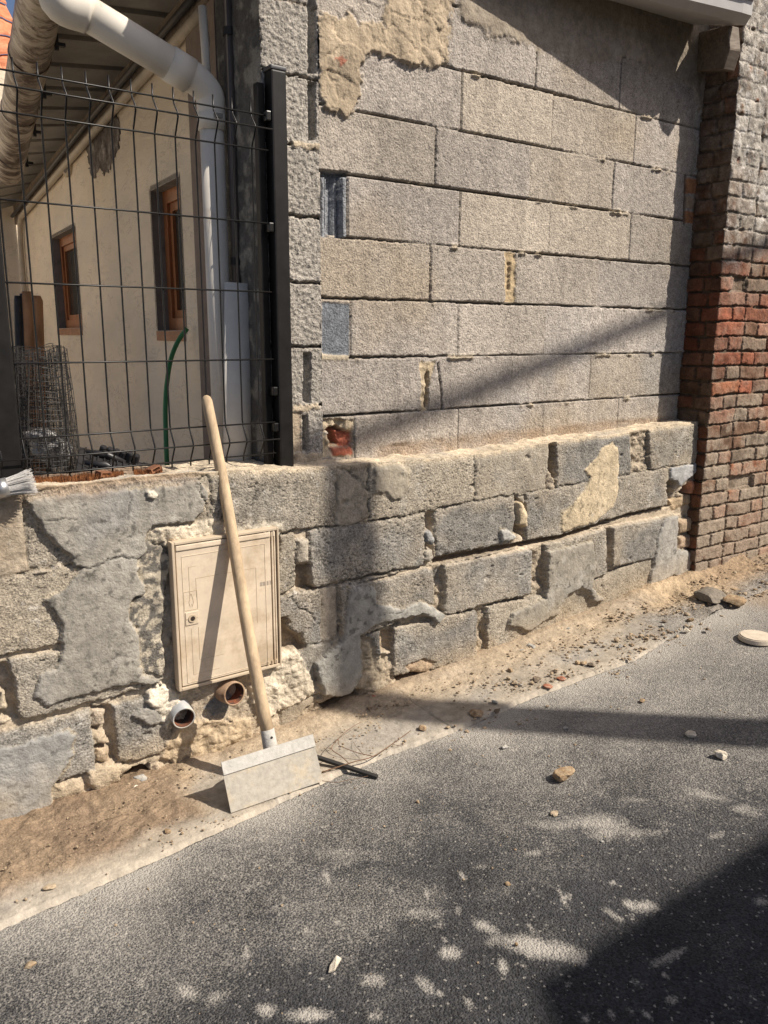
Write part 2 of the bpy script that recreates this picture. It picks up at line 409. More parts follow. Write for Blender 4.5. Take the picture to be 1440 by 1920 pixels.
# ---- stones and mortar plugs in the gaps
for pts, dep, col in [
 ([(793,995),(806,993),(815,1010),(808,1024),(794,1018)], .002, (.27,.27,.26)), ([(793,1030),(808,1028),(812,1045),(803,1057),(793,1052)], 0, (.33,.3,.25)),
 ([(965,940),(975,937),(986,965),(985,990),(966,985)], .008, BEI), ([(966,932),(972,928),(985,928),(985,950)], -.01, G3),
 ([(554,1010),(580,1008),(580,1055),(555,1058)], -.006, (.36,.32,.26)),
 ([(160,1445),(200,1430),(228,1438),(225,1462),(180,1485),(163,1472)], .004, (.40,.33,.24)),
 ([(98,1470),(140,1460),(160,1470),(155,1490),(110,1502),(98,1498)], -.004, (.36,.30,.22)),
 ([(284,1434),(300,1428),(318,1440),(310,1460),(290,1462)], -.01, (.38,.31,.23)),
 ([(172,1368),(200,1375),(208,1398),(176,1398)], -.012, (.44,.36,.26)), ([(178,1402),(208,1405),(212,1435),(182,1432)], -.02, (.42,.33,.23)),
 ([(172,1330),(202,1332),(200,1362),(173,1366)], -.016, (.42,.35,.27)), ([(0,1290),(12,1300),(16,1330),(-10,1340)], -.012, (.45,.38,.28)),
 ([(56,1073),(74,1066),(94,1066),(92,1074),(62,1076)], .004, (.40,.35,.28)), ([(95,1065),(112,1058),(118,1062),(100,1070)], .002, (.38,.34,.28)),
 ([(1290,900),(1302,895),(1310,922),(1292,926)], .0, (.42,.2,.12)), ([(1296,870),(1312,868),(1310,900),(1298,905)], -.01, (.34,.28,.22)),
 ([(755,1248),(790,1232),(815,1240),(800,1262),(770,1262)], -.006, (.36,.26,.18)),
 ([(1268,975),(1310,965),(1312,992),(1270,1000)], .0, (.38,.29,.2)), ([(1270,1006),(1312,996),(1312,1022),(1268,1030)], .002, (.36,.27,.19)),
 ([(1252,935),(1300,925),(1300,945),(1262,960)], -.02, (.42,.32,.21)),
 ([(405,1305),(425,1290),(440,1310),(430,1335),(402,1345),(385,1330)], -.02, (.16,.165,.17)),
]:
    d = f.mask(pts, .005, .004); m = sst(.001, -.006, d)
    tg = dep+.002+.012*np.sqrt(np.clip(-d, 0, .02)/.02)+.006*fbm(X, Z, 40, 3, 3)
    f.D = f.D*(1-m)+tg*m; f.C = f.C*(1-m[..., None])+np.array(col)*(1+.7*fbm(X, Z, 28, 4, 31))[..., None]*m[..., None]
    f.G = f.G*(1-m)+.5*m
for pts in [[(1182,812),(1213,808),(1213,882),(1182,888)], [(992,1028),(1017,1022),(1018,1106),(992,1110)], [(889,1146),(910,1138),(910,1226),(890,1230)],
            [(1132,988),(1146,986),(1146,1060),(1132,1074)], [(713,1226),(737,1224),(737,1268),(700,1285)], [(808,1100),(832,1096),(830,1148),(812,1150)]]:
    m = f.layer(pts, -.012, None, .006, .005, .004); f.D += m*(.022*fbm(X, Z, 28, 5, 71)*2)
    f.C = f.C*(1-m[..., None])+np.array((.34, .285, .215))*(1+.9*fbm(X, Z, 30, 4, 51))[..., None]*m[..., None]; f.G = f.G*(1-m)+.6*m
# ---- rough cream mortar round the cabinet and below
for pts, dep, col in [
 ([(272,1002),(300,985),(362,976),(430,968),(432,1004),(330,1018),(316,1030),(308,1048),(285,1030)], .006, CREAM),
 ([(256,1072),(268,1040),(276,1070),(280,1092),(262,1112),(240,1120)], .006, CREAM),
 ([(270,1015),(318,1022),(336,1300),(306,1272),(300,1200),(290,1120)], -.014, (.34,.30,.245)),
 ([(470,1250),(527,1220),(560,1218),(575,1260),(590,1290),(560,1322),(500,1345),(470,1320)], .010, CREAM),
 ([(275,1290),(305,1275),(335,1300),(350,1330),(310,1362),(290,1330),(270,1305)], .012, (.6,.54,.44)),
 ([(300,1400),(345,1350),(400,1345),(470,1350),(480,1400),(420,1440),(350,1450),(300,1425)], .004, (.47,.37,.25)),
 ([(480,980),(530,975),(530,1000),(430,1004),(430,990)], .006, (.40,.36,.29)),
 ([(640,1195),(690,1190),(735,1270),(740,1300),(690,1300),(660,1290)], -.006, (.33,.28,.21)),
]:
    d = f.mask(pts, .016, .010); m = sst(.004, -.010, d)
    w1, w2, wi = worley(X+f.wx*.04, Z+f.wz*.04, 34, 13)
    tg = dep+.016*fbm(X, Z, 20, 5, 19)*2+.010*np.clip(w2-w1, 0, .4)
    f.D = f.D*(1-m)+tg*m; f.C = f.C*(1-m[..., None])+np.array(col)*(1+.55*fbm(X, Z, 24, 5, 29))[..., None]*m[..., None]
    f.G = f.G*(1-m)+.35*m
# dark mottled render right of the big patch
d = f.mask([(265,1012),(300,1022),(322,1045),(312,1100),(303,1200),(312,1240),(305,1266),(262,1260),(256,1182),(240,1160),(240,1128),(272,1105),(257,1080),(258,1050)], .008, .006)
m = sst(0, -.005, d); f.D = f.D*(1-m)+(.008+.010*fbm(X, Z, 25, 4, 83))*m
mot = sst(-.08, .10, fbm(X, Z, 60, 3, 84)); f.C = f.C*(1-m[..., None])+(np.array((.13, .12, .105))*(1-mot[..., None])+np.array((.42, .37, .29))*mot[..., None])*m[..., None]
# ---- skim plaster patches standing proud of the blocks
PP = [
 ([(52,940),(75,990),(100,1015),(132,1042),(134,1065),(150,1062),(130,1092),(83,1125),(100,1142),(110,1165),(116,1215),(108,1245),(95,1257),(75,1257),(65,1280),(62,1305),(88,1322),(120,1305),(160,1299),(205,1286),(250,1279),(280,1280),(302,1275),(265,1262),(260,1225),(260,1215),(256,1182),(240,1160),(240,1127),(272,1105),(257,1080),(257,1050),(271,1030),(271,1000),(285,985),(360,975),(375,960),(388,925),(372,895),(340,908),(295,912),(235,918),(150,922),(82,930)], .016, PLA),
 ([(-60,1425),(0,1402),(65,1384),(130,1366),(139,1377),(134,1412),(118,1445),(105,1463),(93,1477),(97,1515),(60,1535),(-60,1590)], .012, PLB),
 ([(245,1339),(265,1327),(290,1329),(310,1352),(277,1360)], .012, PLA),
 ([(650,1100),(697,1097),(700,1130),(750,1138),(780,1125),(805,1135),(828,1150),(815,1167),(802,1155),(782,1147),(757,1155),(720,1162),(695,1170),(668,1188),(668,1200),(672,1265),(652,1292),(625,1305),(603,1298),(590,1265),(588,1240),(637,1196)], .026, (.30,.29,.26)),
 ([(1020,1032),(1105,1012),(1110,1070),(1102,1100),(1127,1122),(1105,1127),(1099,1107),(1082,1100),(1067,1105),(1052,1120),(1042,1135),(1040,1152),(1015,1160),(987,1181),(975,1177),(947,1170),(955,1147),(992,1132),(1015,1120),(1020,1100)], .024, (.29,.265,.22)),
 ([(1240,970),(1265,967),(1262,1030),(1310,1034),(1307,1060),(1295,1080),(1275,1082),(1255,1077),(1220,1097),(1210,1095),(1220,1055),(1225,1010)], .022, (.33,.315,.285)),
 ([(700,873),(750,868),(762,882),(765,912),(750,935),(735,937),(720,925),(700,922)], .010, (.30,.265,.21)),
 ([(935,990),(950,993),(965,1005),(955,1014),(937,1012)], .014, (.38,.37,.34)),
 ([(1252,878),(1302,868),(1300,885),(1272,912),(1265,902),(1252,895)], .014, (.36,.36,.355)),
 ([(1145,830),(1155,840),(1158,875),(1155,895),(1158,915),(1147,950),(1110,980),(1060,995),(1050,997),(1051,960),(1067,950),(1092,920),(1105,895),(1092,880),(1115,860),(1125,840)], .010, BEI),
]
for i, (pts, dep, col) in enumerate(PP):
    d0 = f.mask(pts, .007, .004)
    rg_ = d0-.014*np.clip(.3+2.2*fbm(X, Z, 14, 4, 330+i), 0, 1); m0 = sst(.0005, -.003, rg_)
    f.D = f.D*(1-m0)+(f.D*.4+(dep*.55+.006*fbm(X, Z, 60, 3, 340+i))*.6)*m0; f.C = f.C*(1-.8*m0[..., None])+np.array((.33, .285, .215))*(1+.9*fbm(X, Z, 45, 4, 350+i))[..., None]*.8*m0[..., None]
    d = d0+.010*fbm(X, Z, 55, 3, 360+i); m = sst(.0003, -.0018, d)
    gr = .30 if i == 9 else .14
    f.D = f.D*(1-m)+(dep*1.25+.005*fbm(X, Z, 7, 3, 200+i)-.004*np.exp(-np.clip(-d, 0, 1)/.005))*m
    v = 1+.55*fbm(X, Z, 5, 6, 220+i, .6)+.40*fbm(X, Z, 30, 4, 240+i)
    c = np.array(col)*v[..., None]
    bl = sst(.02, .28, fbm(X, Z, 4.5, 4, 260+i))*.5; c = c*(1-bl[..., None])+np.array((.29, .285, .275) if i != 9 else (.55, .46, .33))*bl[..., None]
    sp = sst(.13, .24, fbm(X, Z, 62, 3, 280+i))*sst(-.1, .1, fbm(X, Z, 6, 3, 285+i)); c = c*(1-.5*sp[..., None]); lm = sst(.14, .3, fbm(X, Z, 16, 5, 290+i)); c = c*(1-.45*lm[..., None])+np.array((.45, .425, .38))*.45*lm[..., None]
    f.C = f.C*(1-m[..., None])+c*m[..., None]; f.G = f.G*(1-m)+gr*m
# cracks and scars in the plaster
def crack(pts, w=.0025, dep=.004, dark=.5):
    P = [at(px, py, y=YL)[[0, 2]] for px, py in pts]; dd = np.full(X.shape, 1.)
    for a, b in zip(P, P[1:]):
        e = b-a; wx = X+f.wx*.02+f.fx*.006-a[0]; wz = Z+f.wz*.02+f.fz*.006-a[1]; t = np.clip((wx*e[0]+wz*e[1])/(e@e), 0, 1)
        dd = np.minimum(dd, np.hypot(wx-e[0]*t, wz-e[1]*t))
    m = sst(w, w*.2, dd); f.D -= dep*m; f.C *= (1-dark*m)[..., None]
crack([(135,1062),(175,1060),(205,1045),(230,1043),(257,1048)], .003, .006)
crack([(237,920),(242,945),(236,975)], .002); crack([(80,975),(125,968),(145,972)], .002)
crack([(373,900),(374,930),(385,950),(392,990)], .003, .008); crack([(745//2+0,905),(352,898),(337,912)], .002)
crack([(165,1250),(185,1262),(225,1262)], .0015, .002, .3); crack([(0,1445),(25,1460),(40,1478)], .0015, .002, .2)
crack([(760//1,1140),(700,1150)], .002); crack([(694,872),(693,970)], .003, .01); crack([(545,1120),(560,1140),(585,1150),(590,1175)], .003, .008)
d = f.mask([(270,918),(285,917),(292,925),(285,935),(272,932)], .004, .003); m = sst(0, -.003, d); f.D += .010*m; f.paint(m, (.66, .6, .49))
# dust and lime splashes on the masonry low down and on the shoulders
low = sst(.16, .0, Z-(gz(X)+.02)); f.paint(np.clip(low*(.5+fbm(X, Z, 10, 4, 5)), 0, .75), (.37, .29, .195))
topd = sst(.022, .004, ztop[None]-Z); f.paint(topd*np.clip(.6+fbm(X, Z, 25, 3, 5), 0, .8), (.50, .41, .29))
f.D *= sst(0, .03, ztop[None]-Z)*.7+.3
# brown moss seep at top left
m = sst(.05, .0, (ztop[None]-Z)+.05*fbm(X, Z, 12, 4, 9))*sst(1.02, .92, X)*sst(.4, .5, X); f.paint(m*.5, (.17, .10, .06))
f.D -= .05*sst(.045, 0, np.abs(X-.02-ux[0]))*0
# cabinet opening: set the masonry back where the cabinet sits
d = f.mask([(330,1028),(512,1002),(515,1238),(345,1290)], 0, 0); f.D = np.where(d < 0, -.06, f.D)
front = np.stack([X, YL-f.D, Z], -1)
# top surface
nt_ = 62; ty = np.linspace(0, 1, nt_)[1:]
Xt = np.broadcast_to(ux, (nt_-1, len(ux))).copy(); y0 = front[-1, :, 1]
yback = .16
Yt = y0[None]+(yback-y0)[None]*ty[:, None]
rgh = .010*fbm(Xt, Yt, 16, 5, 401)*2+.006*np.clip(fbm(Xt, Yt, 50, 3, 402), -.2, .5)
slope = .035*sst(.35, 1.0, ty)[:, None]*sst(1.50, 1.66, Xt)
Zt = ztop[None]+rgh*sst(0, .15, ty)[:, None]+slope-.012*sst(1.2, 1.0, Xt)*sst(.1, .5, ty)[:, None]
Ct = np.array((.50, .42, .31))*(1+.45*fbm(Xt, Yt, 14, 5, 403))[..., None]
gy = sst(.0, .22, fbm(Xt, Yt, 8, 4, 404)); Ct = Ct*(1-.55*gy[..., None])+np.array((.31, .29, .26))*.55*gy[..., None]
ms = sst(.42, .5, Xt)*sst(1.0, .85, Xt)*sst(.15, .5, ty[:, None]+.3*fbm(Xt, Yt, 14, 3, 8)); Ct = Ct*(1-.75*ms[..., None])+np.array((.16, .10, .065))*.75*ms[..., None]
top = np.stack([Xt, Yt, Zt], -1)
# back skirt
nb = 12; bk = np.repeat(top[-1:], nb, 0); bk[..., 2] = bk[..., 2]-np.linspace(.05, 1.0, nb)[:, None]
Pall = np.concatenate([front, top, bk]); Call = np.concatenate([f.C, Ct, np.repeat(Ct[-1:], nb, 0)]); Gall = np.concatenate([f.G, np.full(Xt.shape, .5), np.full((nb, len(ux)), .5)])
# right end skirt
nr = 10
ends = np.repeat(Pall[:, -1:], nr, 1); tt = np.linspace(0, 1, nr+1)[1:]
ends[..., 1] = ends[..., 1]+(.16-ends[..., 1])*tt[None]; ends[..., 0] += .004*fbm(ends[..., 1]*1., ends[..., 2], 30, 3, 4)*2
Pall = np.concatenate([Pall, ends], 1); Call = np.concatenate([Call, np.repeat(Call[:, -1:], nr, 1)], 1); Gall = np.concatenate([Gall, np.repeat(Gall[:, -1:], nr, 1)], 1)
lw = grid_mesh('low_wall', Pall, Call, Gall, MAS)
tag(lw, 'low crumbling retaining wall of grey concrete blocks patched with plaster, at the street edge', 'wall')
LOW_D = (ux, Zf, f.D)

# ------------------------------------------------------------------ TALL BLOCK WALL (infill panel and pier)
GRB = (.31, .285, .25); H = .205
bw = empty('block_wall', (2.4, .1, -.2), 'tall wall of pale aggregate concrete blocks standing on the low wall', 'wall')
def tall(xs, zs, seed, y0):
    Xg, Zg = np.meshgrid(xs, zs); g = Field(Xg, Zg, 0.0, GRB, seed); g.y = 0.0; return g
def recess(g, d, w, dep, col=(.10, .08, .06)):
    m = sst(w, w*.45, d); g.D = g.D-dep*m; g.C = g.C*(1-m[..., None]*.75)+np.array(col)*m[..., None]*.75
XE = at(601, 520, y=0)[0]
xs = np.arange(XE, 3.68, .0042); zs = np.arange(-.27, 1.80, .0042)
g = tall(xs, zs, 31, 0); X, Z = g.X, g.Z
rows = [('A', 6, [(1006, 1), (1163, 1), (840, .3)]), ('B', 5, [(866, 1), (1035, .25), (1190, 1)]), ('C', 4, [(817, 1), (993, .35), (1150, 1)]),
        ('D', 3, [(652, 1), (862, .6), (1030, .25), (1181, 1)]), ('E', 2, [(807, 1), (1119, .25)]), ('F', 1, [(658, 1), (859, .3), (1021, .3)]),
        ('G', 0, [(960, .3), (1106, .3)]), ('H', -1, [(665, .7), (858, .6), (1018, .3), (1158, .5)]), ('Z', 7, [(900, .5), (1080, .5)])]
for nm, k, vj in rows:
    zc = (k+.5)*H; band = sst(0, .002, H/2-np.abs(Z-zc))
    vx = []
    for px, st in vj:
        # x of the joint at the row's middle height
        lo, hi = 1.2, 4.5
        for _ in range(40):
            mid = (lo+hi)/2; v = np.array([mid, 0, zc])-cpos; q = 720+F*(v@rt)/(v@fw)
            if q < px: lo = mid
            else: hi = mid
        vx.append((lo, st))
    cuts = sorted([XE]+[v for v, _ in vx]+[3.8])
    for a, b in zip(cuts, cuts[1:]):
        rr = random.Random(int(a*1000)+k); inb = (X >= a) & (X < b)
        sel = band*inb; t = 1+rr.uniform(-.09, .09); warm = rr.uniform(-1.2, 1)
        c = np.array((.350+.008*warm, .310+.003*warm, .264-.007*warm))*t
        g.C = g.C*(1-sel[..., None])+c*sel[..., None]
        g.D = g.D+sel*(rr.uniform(-.0015, .0015)+rr.uniform(-.006, .006)*(X-a))
    for v, st in vx:
        d = np.abs(X-v+g.wx*.003+g.fx*.003); w = .0030 if st > .5 else .0022
        recess(g, d+(1-(band > .5))*1., w, .012 if st > .5 else .004*st*2)
stn = fbm(X, Z, 3.2, 5, 61); g.C = g.C*(1+.5*stn)[..., None]
wr = sst(.0, .25, fbm(X, Z, 2.2, 4, 64))*.5; g.C = g.C*(1-wr[..., None])+np.array((.31, .25, .18))*wr[..., None]*(1+.2*stn)[..., None]
bl = sst(.05, .3, fbm(X, Z, 2.6, 3, 67))*sst(.45, .1, Z)*.6; g.C = g.C*(1-bl[..., None])+np.array((.29, .29, .29))*bl[..., None]
stk = sst(.08, .3, fbm(X*3, Z*.5, 4, 4, 65))*.13; g.C = g.C*(1-stk)[..., None]; g.G[:] = .82
for k in range(0, 9):                                          # bed joints, raked with squeezed-out bits
    zj = k*H
    open_ = .5+fbm(X, X*0+k*3.7, 3.5, 3, 800+k)*2.4+(.35 if k in (0, 2, 3, 4) else 0)
    wj = .0027+.0026*np.clip(open_, 0, 1.3)
    d = np.abs(Z-zj+g.wz*.004+g.fz*.003); m = sst(wj, wj*.5, d)
    g.D -= m*(.004+.020*np.clip(open_, 0, 1)); g.C = g.C*(1-m[..., None]*.6*np.clip(open_[..., None]+.2, 0, 1))+np.array((.13, .10, .07))*m[..., None]*.6*np.clip(open_[..., None]+.2, 0, 1)
    bb = sst(.18, .34, fbm(X, X*0+k, 11, 3, 820+k))*sst(.014, .003, np.abs(Z-zj+.003+g.fz*.012)); g.D += bb*.012
    g.C = g.C*(1-bb[..., None])+np.array((.40, .34, .255))*bb[..., None]
gr = worley(X, Z, 105, 33)[0]; g.D += .0022*(.5-gr); g.C *= (1+.16*(.45-gr))[..., None]
def L(g, pts, dep, col, warp=.008, fine=.005, soft=.004, grain=.3, nz=0, nf=24, cv=.4, seed=1):
    d = g.mask(pts, warp, fine); m = sst(.001, -soft, d)
    if dep is not None: g.D = g.D*(1-m)+(dep+nz*fbm(g.X, g.Z, nf, 5, seed)*2)*m
    if col is not None: g.C = g.C*(1-m[..., None])+np.array(col)*(1+cv*fbm(g.X, g.Z, nf*.8, 5, seed+1))[..., None]*m[..., None]
    g.G = g.G*(1-m)+grain*m; return m
# trowelled mortar, top left and along the top
L(g, [(590,28),(650,28),(718,48),(716,-40),(856,-40),(845,60),(838,128),(762,128),(730,118),(700,103),(680,122),(676,150),(665,205),(640,222),(622,214),(607,200),(590,160)], .008, (.37,.30,.215), .026, .012, .014, .25, .012, 9, .5, 5)
m = L(g, [(845,-60),(852,30),(892,62),(957,85),(1003,98),(1068,117),(1107,124),(1166,117),(1218,137),(1270,150),(1298,163),(1316,235),(1312,330),(1345,335),(1390,-60)], .004, (.27,.23,.18), .030, .014, .030, .3, .010, 8, .55, 9)
m2 = sst(.05, .3, fbm(X, Z, 6, 4, 12))*m; g.paint(m2*.5, (.40, .36, .30))
w1, w2, wi = worley(X+g.wx*.06, Z*1.3+g.wz*.06, 9, 51); lip = sst(.06, .0, w2-w1)
fl_ = fbm(X, Z, 13, 5, 91, .6); lip2 = sst(.03, .0, np.abs(fl_-.02))*sst(-.1, .1, fbm(X, Z, 5, 3, 92)); smr = sst(.0, .12, Z-1.12)*(g.G < .3); g.D -= .003*lip2*smr; g.C = g.C*(1-.25*lip2*smr)[..., None]; g.D += .004*smr*fl_*2; g.C = g.C*(1+.5*smr*fbm(X*1., Z*.4, 16, 5, 93))[..., None]
tl = sst(0, -.004, g.mask([(590,28),(856,-40),(838,128),(680,122),(622,214),(590,160)], .02, .006)); g.D += tl*(.008*(wi-.5)-.004*lip)
L(g, [(626,112),(636,104),(650,116),(640,128),(634,122)], .012, (.34,.15,.10), .016, .010, .003)
# pointing on the right in the corner and chipped bricks
for py0, py1 in [(332, 362), (366, 390), (394, 418)]:
    L(g, [(1286,py0),(1312,py0+5),(1310,py1+3),(1284,py1)], .0, (.36,.17,.08) if py0 != 366 else (.34,.25,.17), .002, .002, .004, .4, .004, 30)
L(g, [(1284,326),(1289,328),(1286,424),(1281,420)], -.015, (.12,.09,.07), .001, .001)
# hollow block face in row D
L(g, [(601,318),(653,322),(652,448),(601,440)], -.045, (.22,.23,.245), .001, .001, .004, .8, .001, 30, .3)
for a, b, dp in [(604, 612, -.008), (613, 619, -.022), (632, 640, -.030), (643, 652, -.006)]:
    L(g, [(a,330),(b,331),(b,446),(a,445)], dp, (.24,.25,.265), .001, .001, .003, .8, .001, 30, .3)
L(g, [(614,438),(630,440),(628,447),(614,446)], .0, (.42,.37,.3), .002, .002)
L(g, [(603,566),(657,569),(656,668),(603,664)], -.003, (.15,.16,.175), .002, .002, .003, .9, .001, 30, .3)
L(g, [(601,662),(655,666),(655,676),(601,676)], .003, (.42,.36,.27), .003, .003)
# wide mortar joints
L(g, [(946,472),(966,474),(966,568),(946,566)], -.002, (.44,.34,.21), .006, .004, .004, .25, .006, 30)
L(g, [(952,490),(958,490),(957,545),(951,545)], -.012, (.36,.27,.17), .006, .004, .004, .25, .008, 40)
L(g, [(786,678),(818,676),(806,720),(803,768),(788,774),(790,730)], -.004, (.42,.345,.24), .006, .005, .004, .25, .012, 30)
L(g, [(797,700),(806,698),(803,766),(797,764)], -.03, (.25,.2,.14), .004, .004)
d = g.mask([(822,680),(829,730),(830,768),(828,768),(826,730),(820,682)], .004, .003); recess(g, np.clip(d, 0, 1), .002, .008)
# broken brick pocket
L(g, [(585,782),(664,786),(663,858),(585,858)], -.012, (.50,.41,.29), .008, .006, .006, .25, .022, 26, .5)
L(g, [(610,806),(634,796),(660,812),(662,834),(622,836)], -.055, (.22,.10,.06), .006, .005, .008, .4, .012, 30)
L(g, [(632,806),(662,808),(662,838),(640,838)], -.028, (.40,.13,.08), .005, .005, .006, .4, .014, 40)
L(g, [(618,838),(662,836),(664,854),(625,856)], -.006, (.46,.16,.10), .005, .005, .006, .4, .008, 40)
L(g, [(606,812),(614,806),(620,812),(610,818)], .0, (.62,.55,.44), .002, .002)
# brown tide mark and mortar toe at the foot
tz = -.155+.022*fbm(X, X*0, 3, 3, 71)+.02*(X-1.6)*.3
bd = sst(.035, .0, Z-(tz+.02))*sst(1.70, 1.76, X); g.paint(np.clip(bd*(.55+.8*fbm(X, Z, 12, 4, 73)), 0, .7), (.26, .185, .12))
tl = sst(.010, .002, np.abs(Z-(tz+.028)+.004*g.fz))*sst(-.12, .12, fbm(X, X*0, 5, 3, 75))*sst(1.72, 1.80, X); g.paint(tl*.75, (.09, .055, .03)); g.D -= tl*.003
toe = sst(.03, -.06, Z-(tz-.02)); g.D += .02*toe*sst(1.7, 1.8, X); 
dk = sst(.10, .30, fbm(X, Z, 9, 4, 88))*sst(.03, .0, np.hypot((X-1.80)/1.0, (Z-.09)/1.8)); g.paint(dk*.5, (.12, .10, .08))
P = np.stack([X, -g.D, Z], -1)
grid_mesh('infill_panel', P, g.C, g.G, MAS, bw)
# pier with its shaded side
xs = np.concatenate([np.arange(0, .44, .006), .44+np.arange(0, XE-1.288+.002, .0042)])    # unrolled: side then front
zs = np.arange(-.27, 1.80, .0045)
U, Zp = np.meshgrid(xs, zs); side = U < .44; Xp = np.where(side, 1.288, 1.288+U-.44); Yp = np.where(side, .44-U, 0)
p = Field(np.where(side, U-5, Xp), Zp, 0.0, GRB, 41); X, Z = p.X, p.Z
p.G[:] = 1.0; p.C = p.C*(1+.4*fbm(X, Z, 5, 5, 7))[..., None]
p.D += .0025*fbm(X, Z, 12, 4, 17)*2
pz = [1.095, .889, .669, .458, .245, .044, -.139, 1.305+.0]
fr = ~side
for i, zj in enumerate(pz):
    d = np.abs(Z-zj+p.wz*.012+p.fz*.006)+side*1.; w = .005; m = sst(w, w*.5, d); p.D -= .020*m*(1 if i != 7 else .3)
    p.C = p.C*(1-m[..., None]*.7)+np.array((.13, .10, .07))*m[..., None]*.7
    c = random.Random(i).uniform(-.08, .08); sel = (Z < zj)*(Z > zj-.215)*fr; p.C = p.C*(1+c*sel)[..., None]
rg = worley(X+p.fx*.01, Z, 75, 44)[0]; p.D += fr*.004*(.45-rg)*2; p.C *= (1+fr*.25*(.4-rg))[..., None]
for pts in [[(577,-60),(592,-60),(592,138),(577,138)], [(577,152),(592,154),(592,262),(578,264)], [(568,660),(583,662),(582,756),(568,754)], [(567,778),(577,778),(577,846),(567,846)]]:
    L(p, pts, -.030, (.27,.25,.22), .001, .002, .005, .9)
for pts in [[(545,262),(600,270),(602,284),(545,276)], [(545,758),(598,756),(598,768),(545,770)], [(540,850),(603,848),(603,900),(540,900)]]:
    L(p, pts, .006, (.42,.35,.26), .008, .006, .004, .4, .008, 30)
L(p, [(540,770),(566,770),(566,848),(540,850)], -.004, (.38,.31,.23), .004, .004, .004, .4, .006, 20)
# rough white edge and dark rendered side
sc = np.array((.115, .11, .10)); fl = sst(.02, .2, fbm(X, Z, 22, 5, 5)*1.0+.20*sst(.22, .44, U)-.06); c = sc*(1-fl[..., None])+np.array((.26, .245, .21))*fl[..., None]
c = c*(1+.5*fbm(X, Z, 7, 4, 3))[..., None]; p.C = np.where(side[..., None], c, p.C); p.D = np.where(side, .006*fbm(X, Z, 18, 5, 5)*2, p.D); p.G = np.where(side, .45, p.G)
e = np.exp(-np.abs(U-.44)/.014); p.D -= e*.010*(.6+2*fbm(X*0+1, Z, 16, 5, 8))
Pp = np.stack([np.where(side, 1.288-p.D, Xp-p.D*e*.5), np.where(side, Yp, -p.D-.0015), Z], -1)
grid_mesh('pier', Pp, p.C, p.G, MAS, bw)
bm = bmesh.new(); add_box(bm, (2.5, .30, .77), (2.2, .18, 2.05)); bm_obj('backing', bm, MAS_B := simple('backing_masonry', (.25, .23, .2), .95), bw)

# ------------------------------------------------------------------ BRICK WALL
xs = np.concatenate([np.arange(0, .18, .005), .18+np.arange(0, .75, .0038), .93+np.arange(0, .5, .012), 1.43+np.arange(0, 3.0, .1)])
zs = np.arange(-1.10, 1.90, .0036)
U, Z = np.meshgrid(xs, zs); side = U < .18; t = U-.18
q = Field(U, Z, 0, (.3, .25, .2), 51)
RH = .0705; z0 = -1.13+.004
zw = Z+.010*fbm(U, Z*.3, 2.5, 3, 3)*2.2+.010*fbm(U, Z, 9, 3, 13)
row = np.floor((zw-z0)/RH); fz_ = (zw-z0)/RH-row
off = np.where(row % 2 == 0, 0.0, .115)+.018*(_h(row, row*0, 3)-.5)
period = .345+0*row                                            # stretcher + header
uu = t+off+.016*fbm(U, Z, 8, 2, 4); cell = np.floor(uu/period); fu = uu-cell*period
hd = fu > .23; lu = np.where(hd, fu-.23, fu); ln = np.where(hd, .115, .23); bid = cell*2+hd
# side face: headers only
lu = np.where(side, (U+.03*(row % 2)) % .115, lu); ln = np.where(side, .115, ln); bid = np.where(side, 90+np.floor((U+.03*(row % 2))/.115), bid)
rb = _h(bid, row, 17); rb2 = _h(bid, row, 27); rb3 = _h(bid, row, 37)
jw = .009
du = np.minimum(lu, ln-lu); dz = np.minimum(fz_, 1-fz_)*RH
corner_ = np.abs(t) < .03
du = np.where(corner_, .05, du)
d = np.minimum(du-jw*.5, dz-jw*.5)+q.wx*.014+q.fx*.008
bm_ = sst(-.0008, .0022, d)
red = np.array((.215, .078, .046)); brn = np.array((.145, .088, .058)); gry = np.array((.20, .155, .115)); org = np.array((.23, .10, .055))
zone = Z+.16*fbm(U, Z, 3, 3, 9)*2+.14*(rb2-.5)
rz = sst(-.12, .16, zone)*sst(.76, .52, zone)                     # cleaned red band
bc = np.where((rb < .40)[..., None], gry, np.where((rb < .78)[..., None], brn, org))*(0.75+.5*rb2)[..., None]
bc = bc*(1-(rz*np.where(rb3 < .72, .5+.5*rb, .1))[..., None])+(red*(0.7+.55*rb2)[..., None])*(rz*np.where(rb3 < .72, .5+.5*rb, .1))[..., None]
bc = bc*(1+.9*fbm(U, Z, 22, 5, 19))[..., None]
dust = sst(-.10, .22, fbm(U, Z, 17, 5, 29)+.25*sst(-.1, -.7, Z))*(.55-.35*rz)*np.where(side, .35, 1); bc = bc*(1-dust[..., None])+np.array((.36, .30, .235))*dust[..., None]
mc = np.array((.19, .15, .11))*(1+.6*fbm(U, Z, 28, 4, 39))[..., None]; mc = mc*(1-.35*rz)[..., None]
q.C = bc*bm_[..., None]+mc*(1-bm_[..., None])
q.D = -.015*(1-bm_)+bm_*(.005*(rb2-.5)-.002*np.exp(-np.clip(d, 0, 1)/.004))+.0035*fbm(U, Z, 30, 4, 49)*2
gone = (rb3 > .965) & (Z > -.6); q.D = np.where(gone, q.D-.02*bm_, q.D)
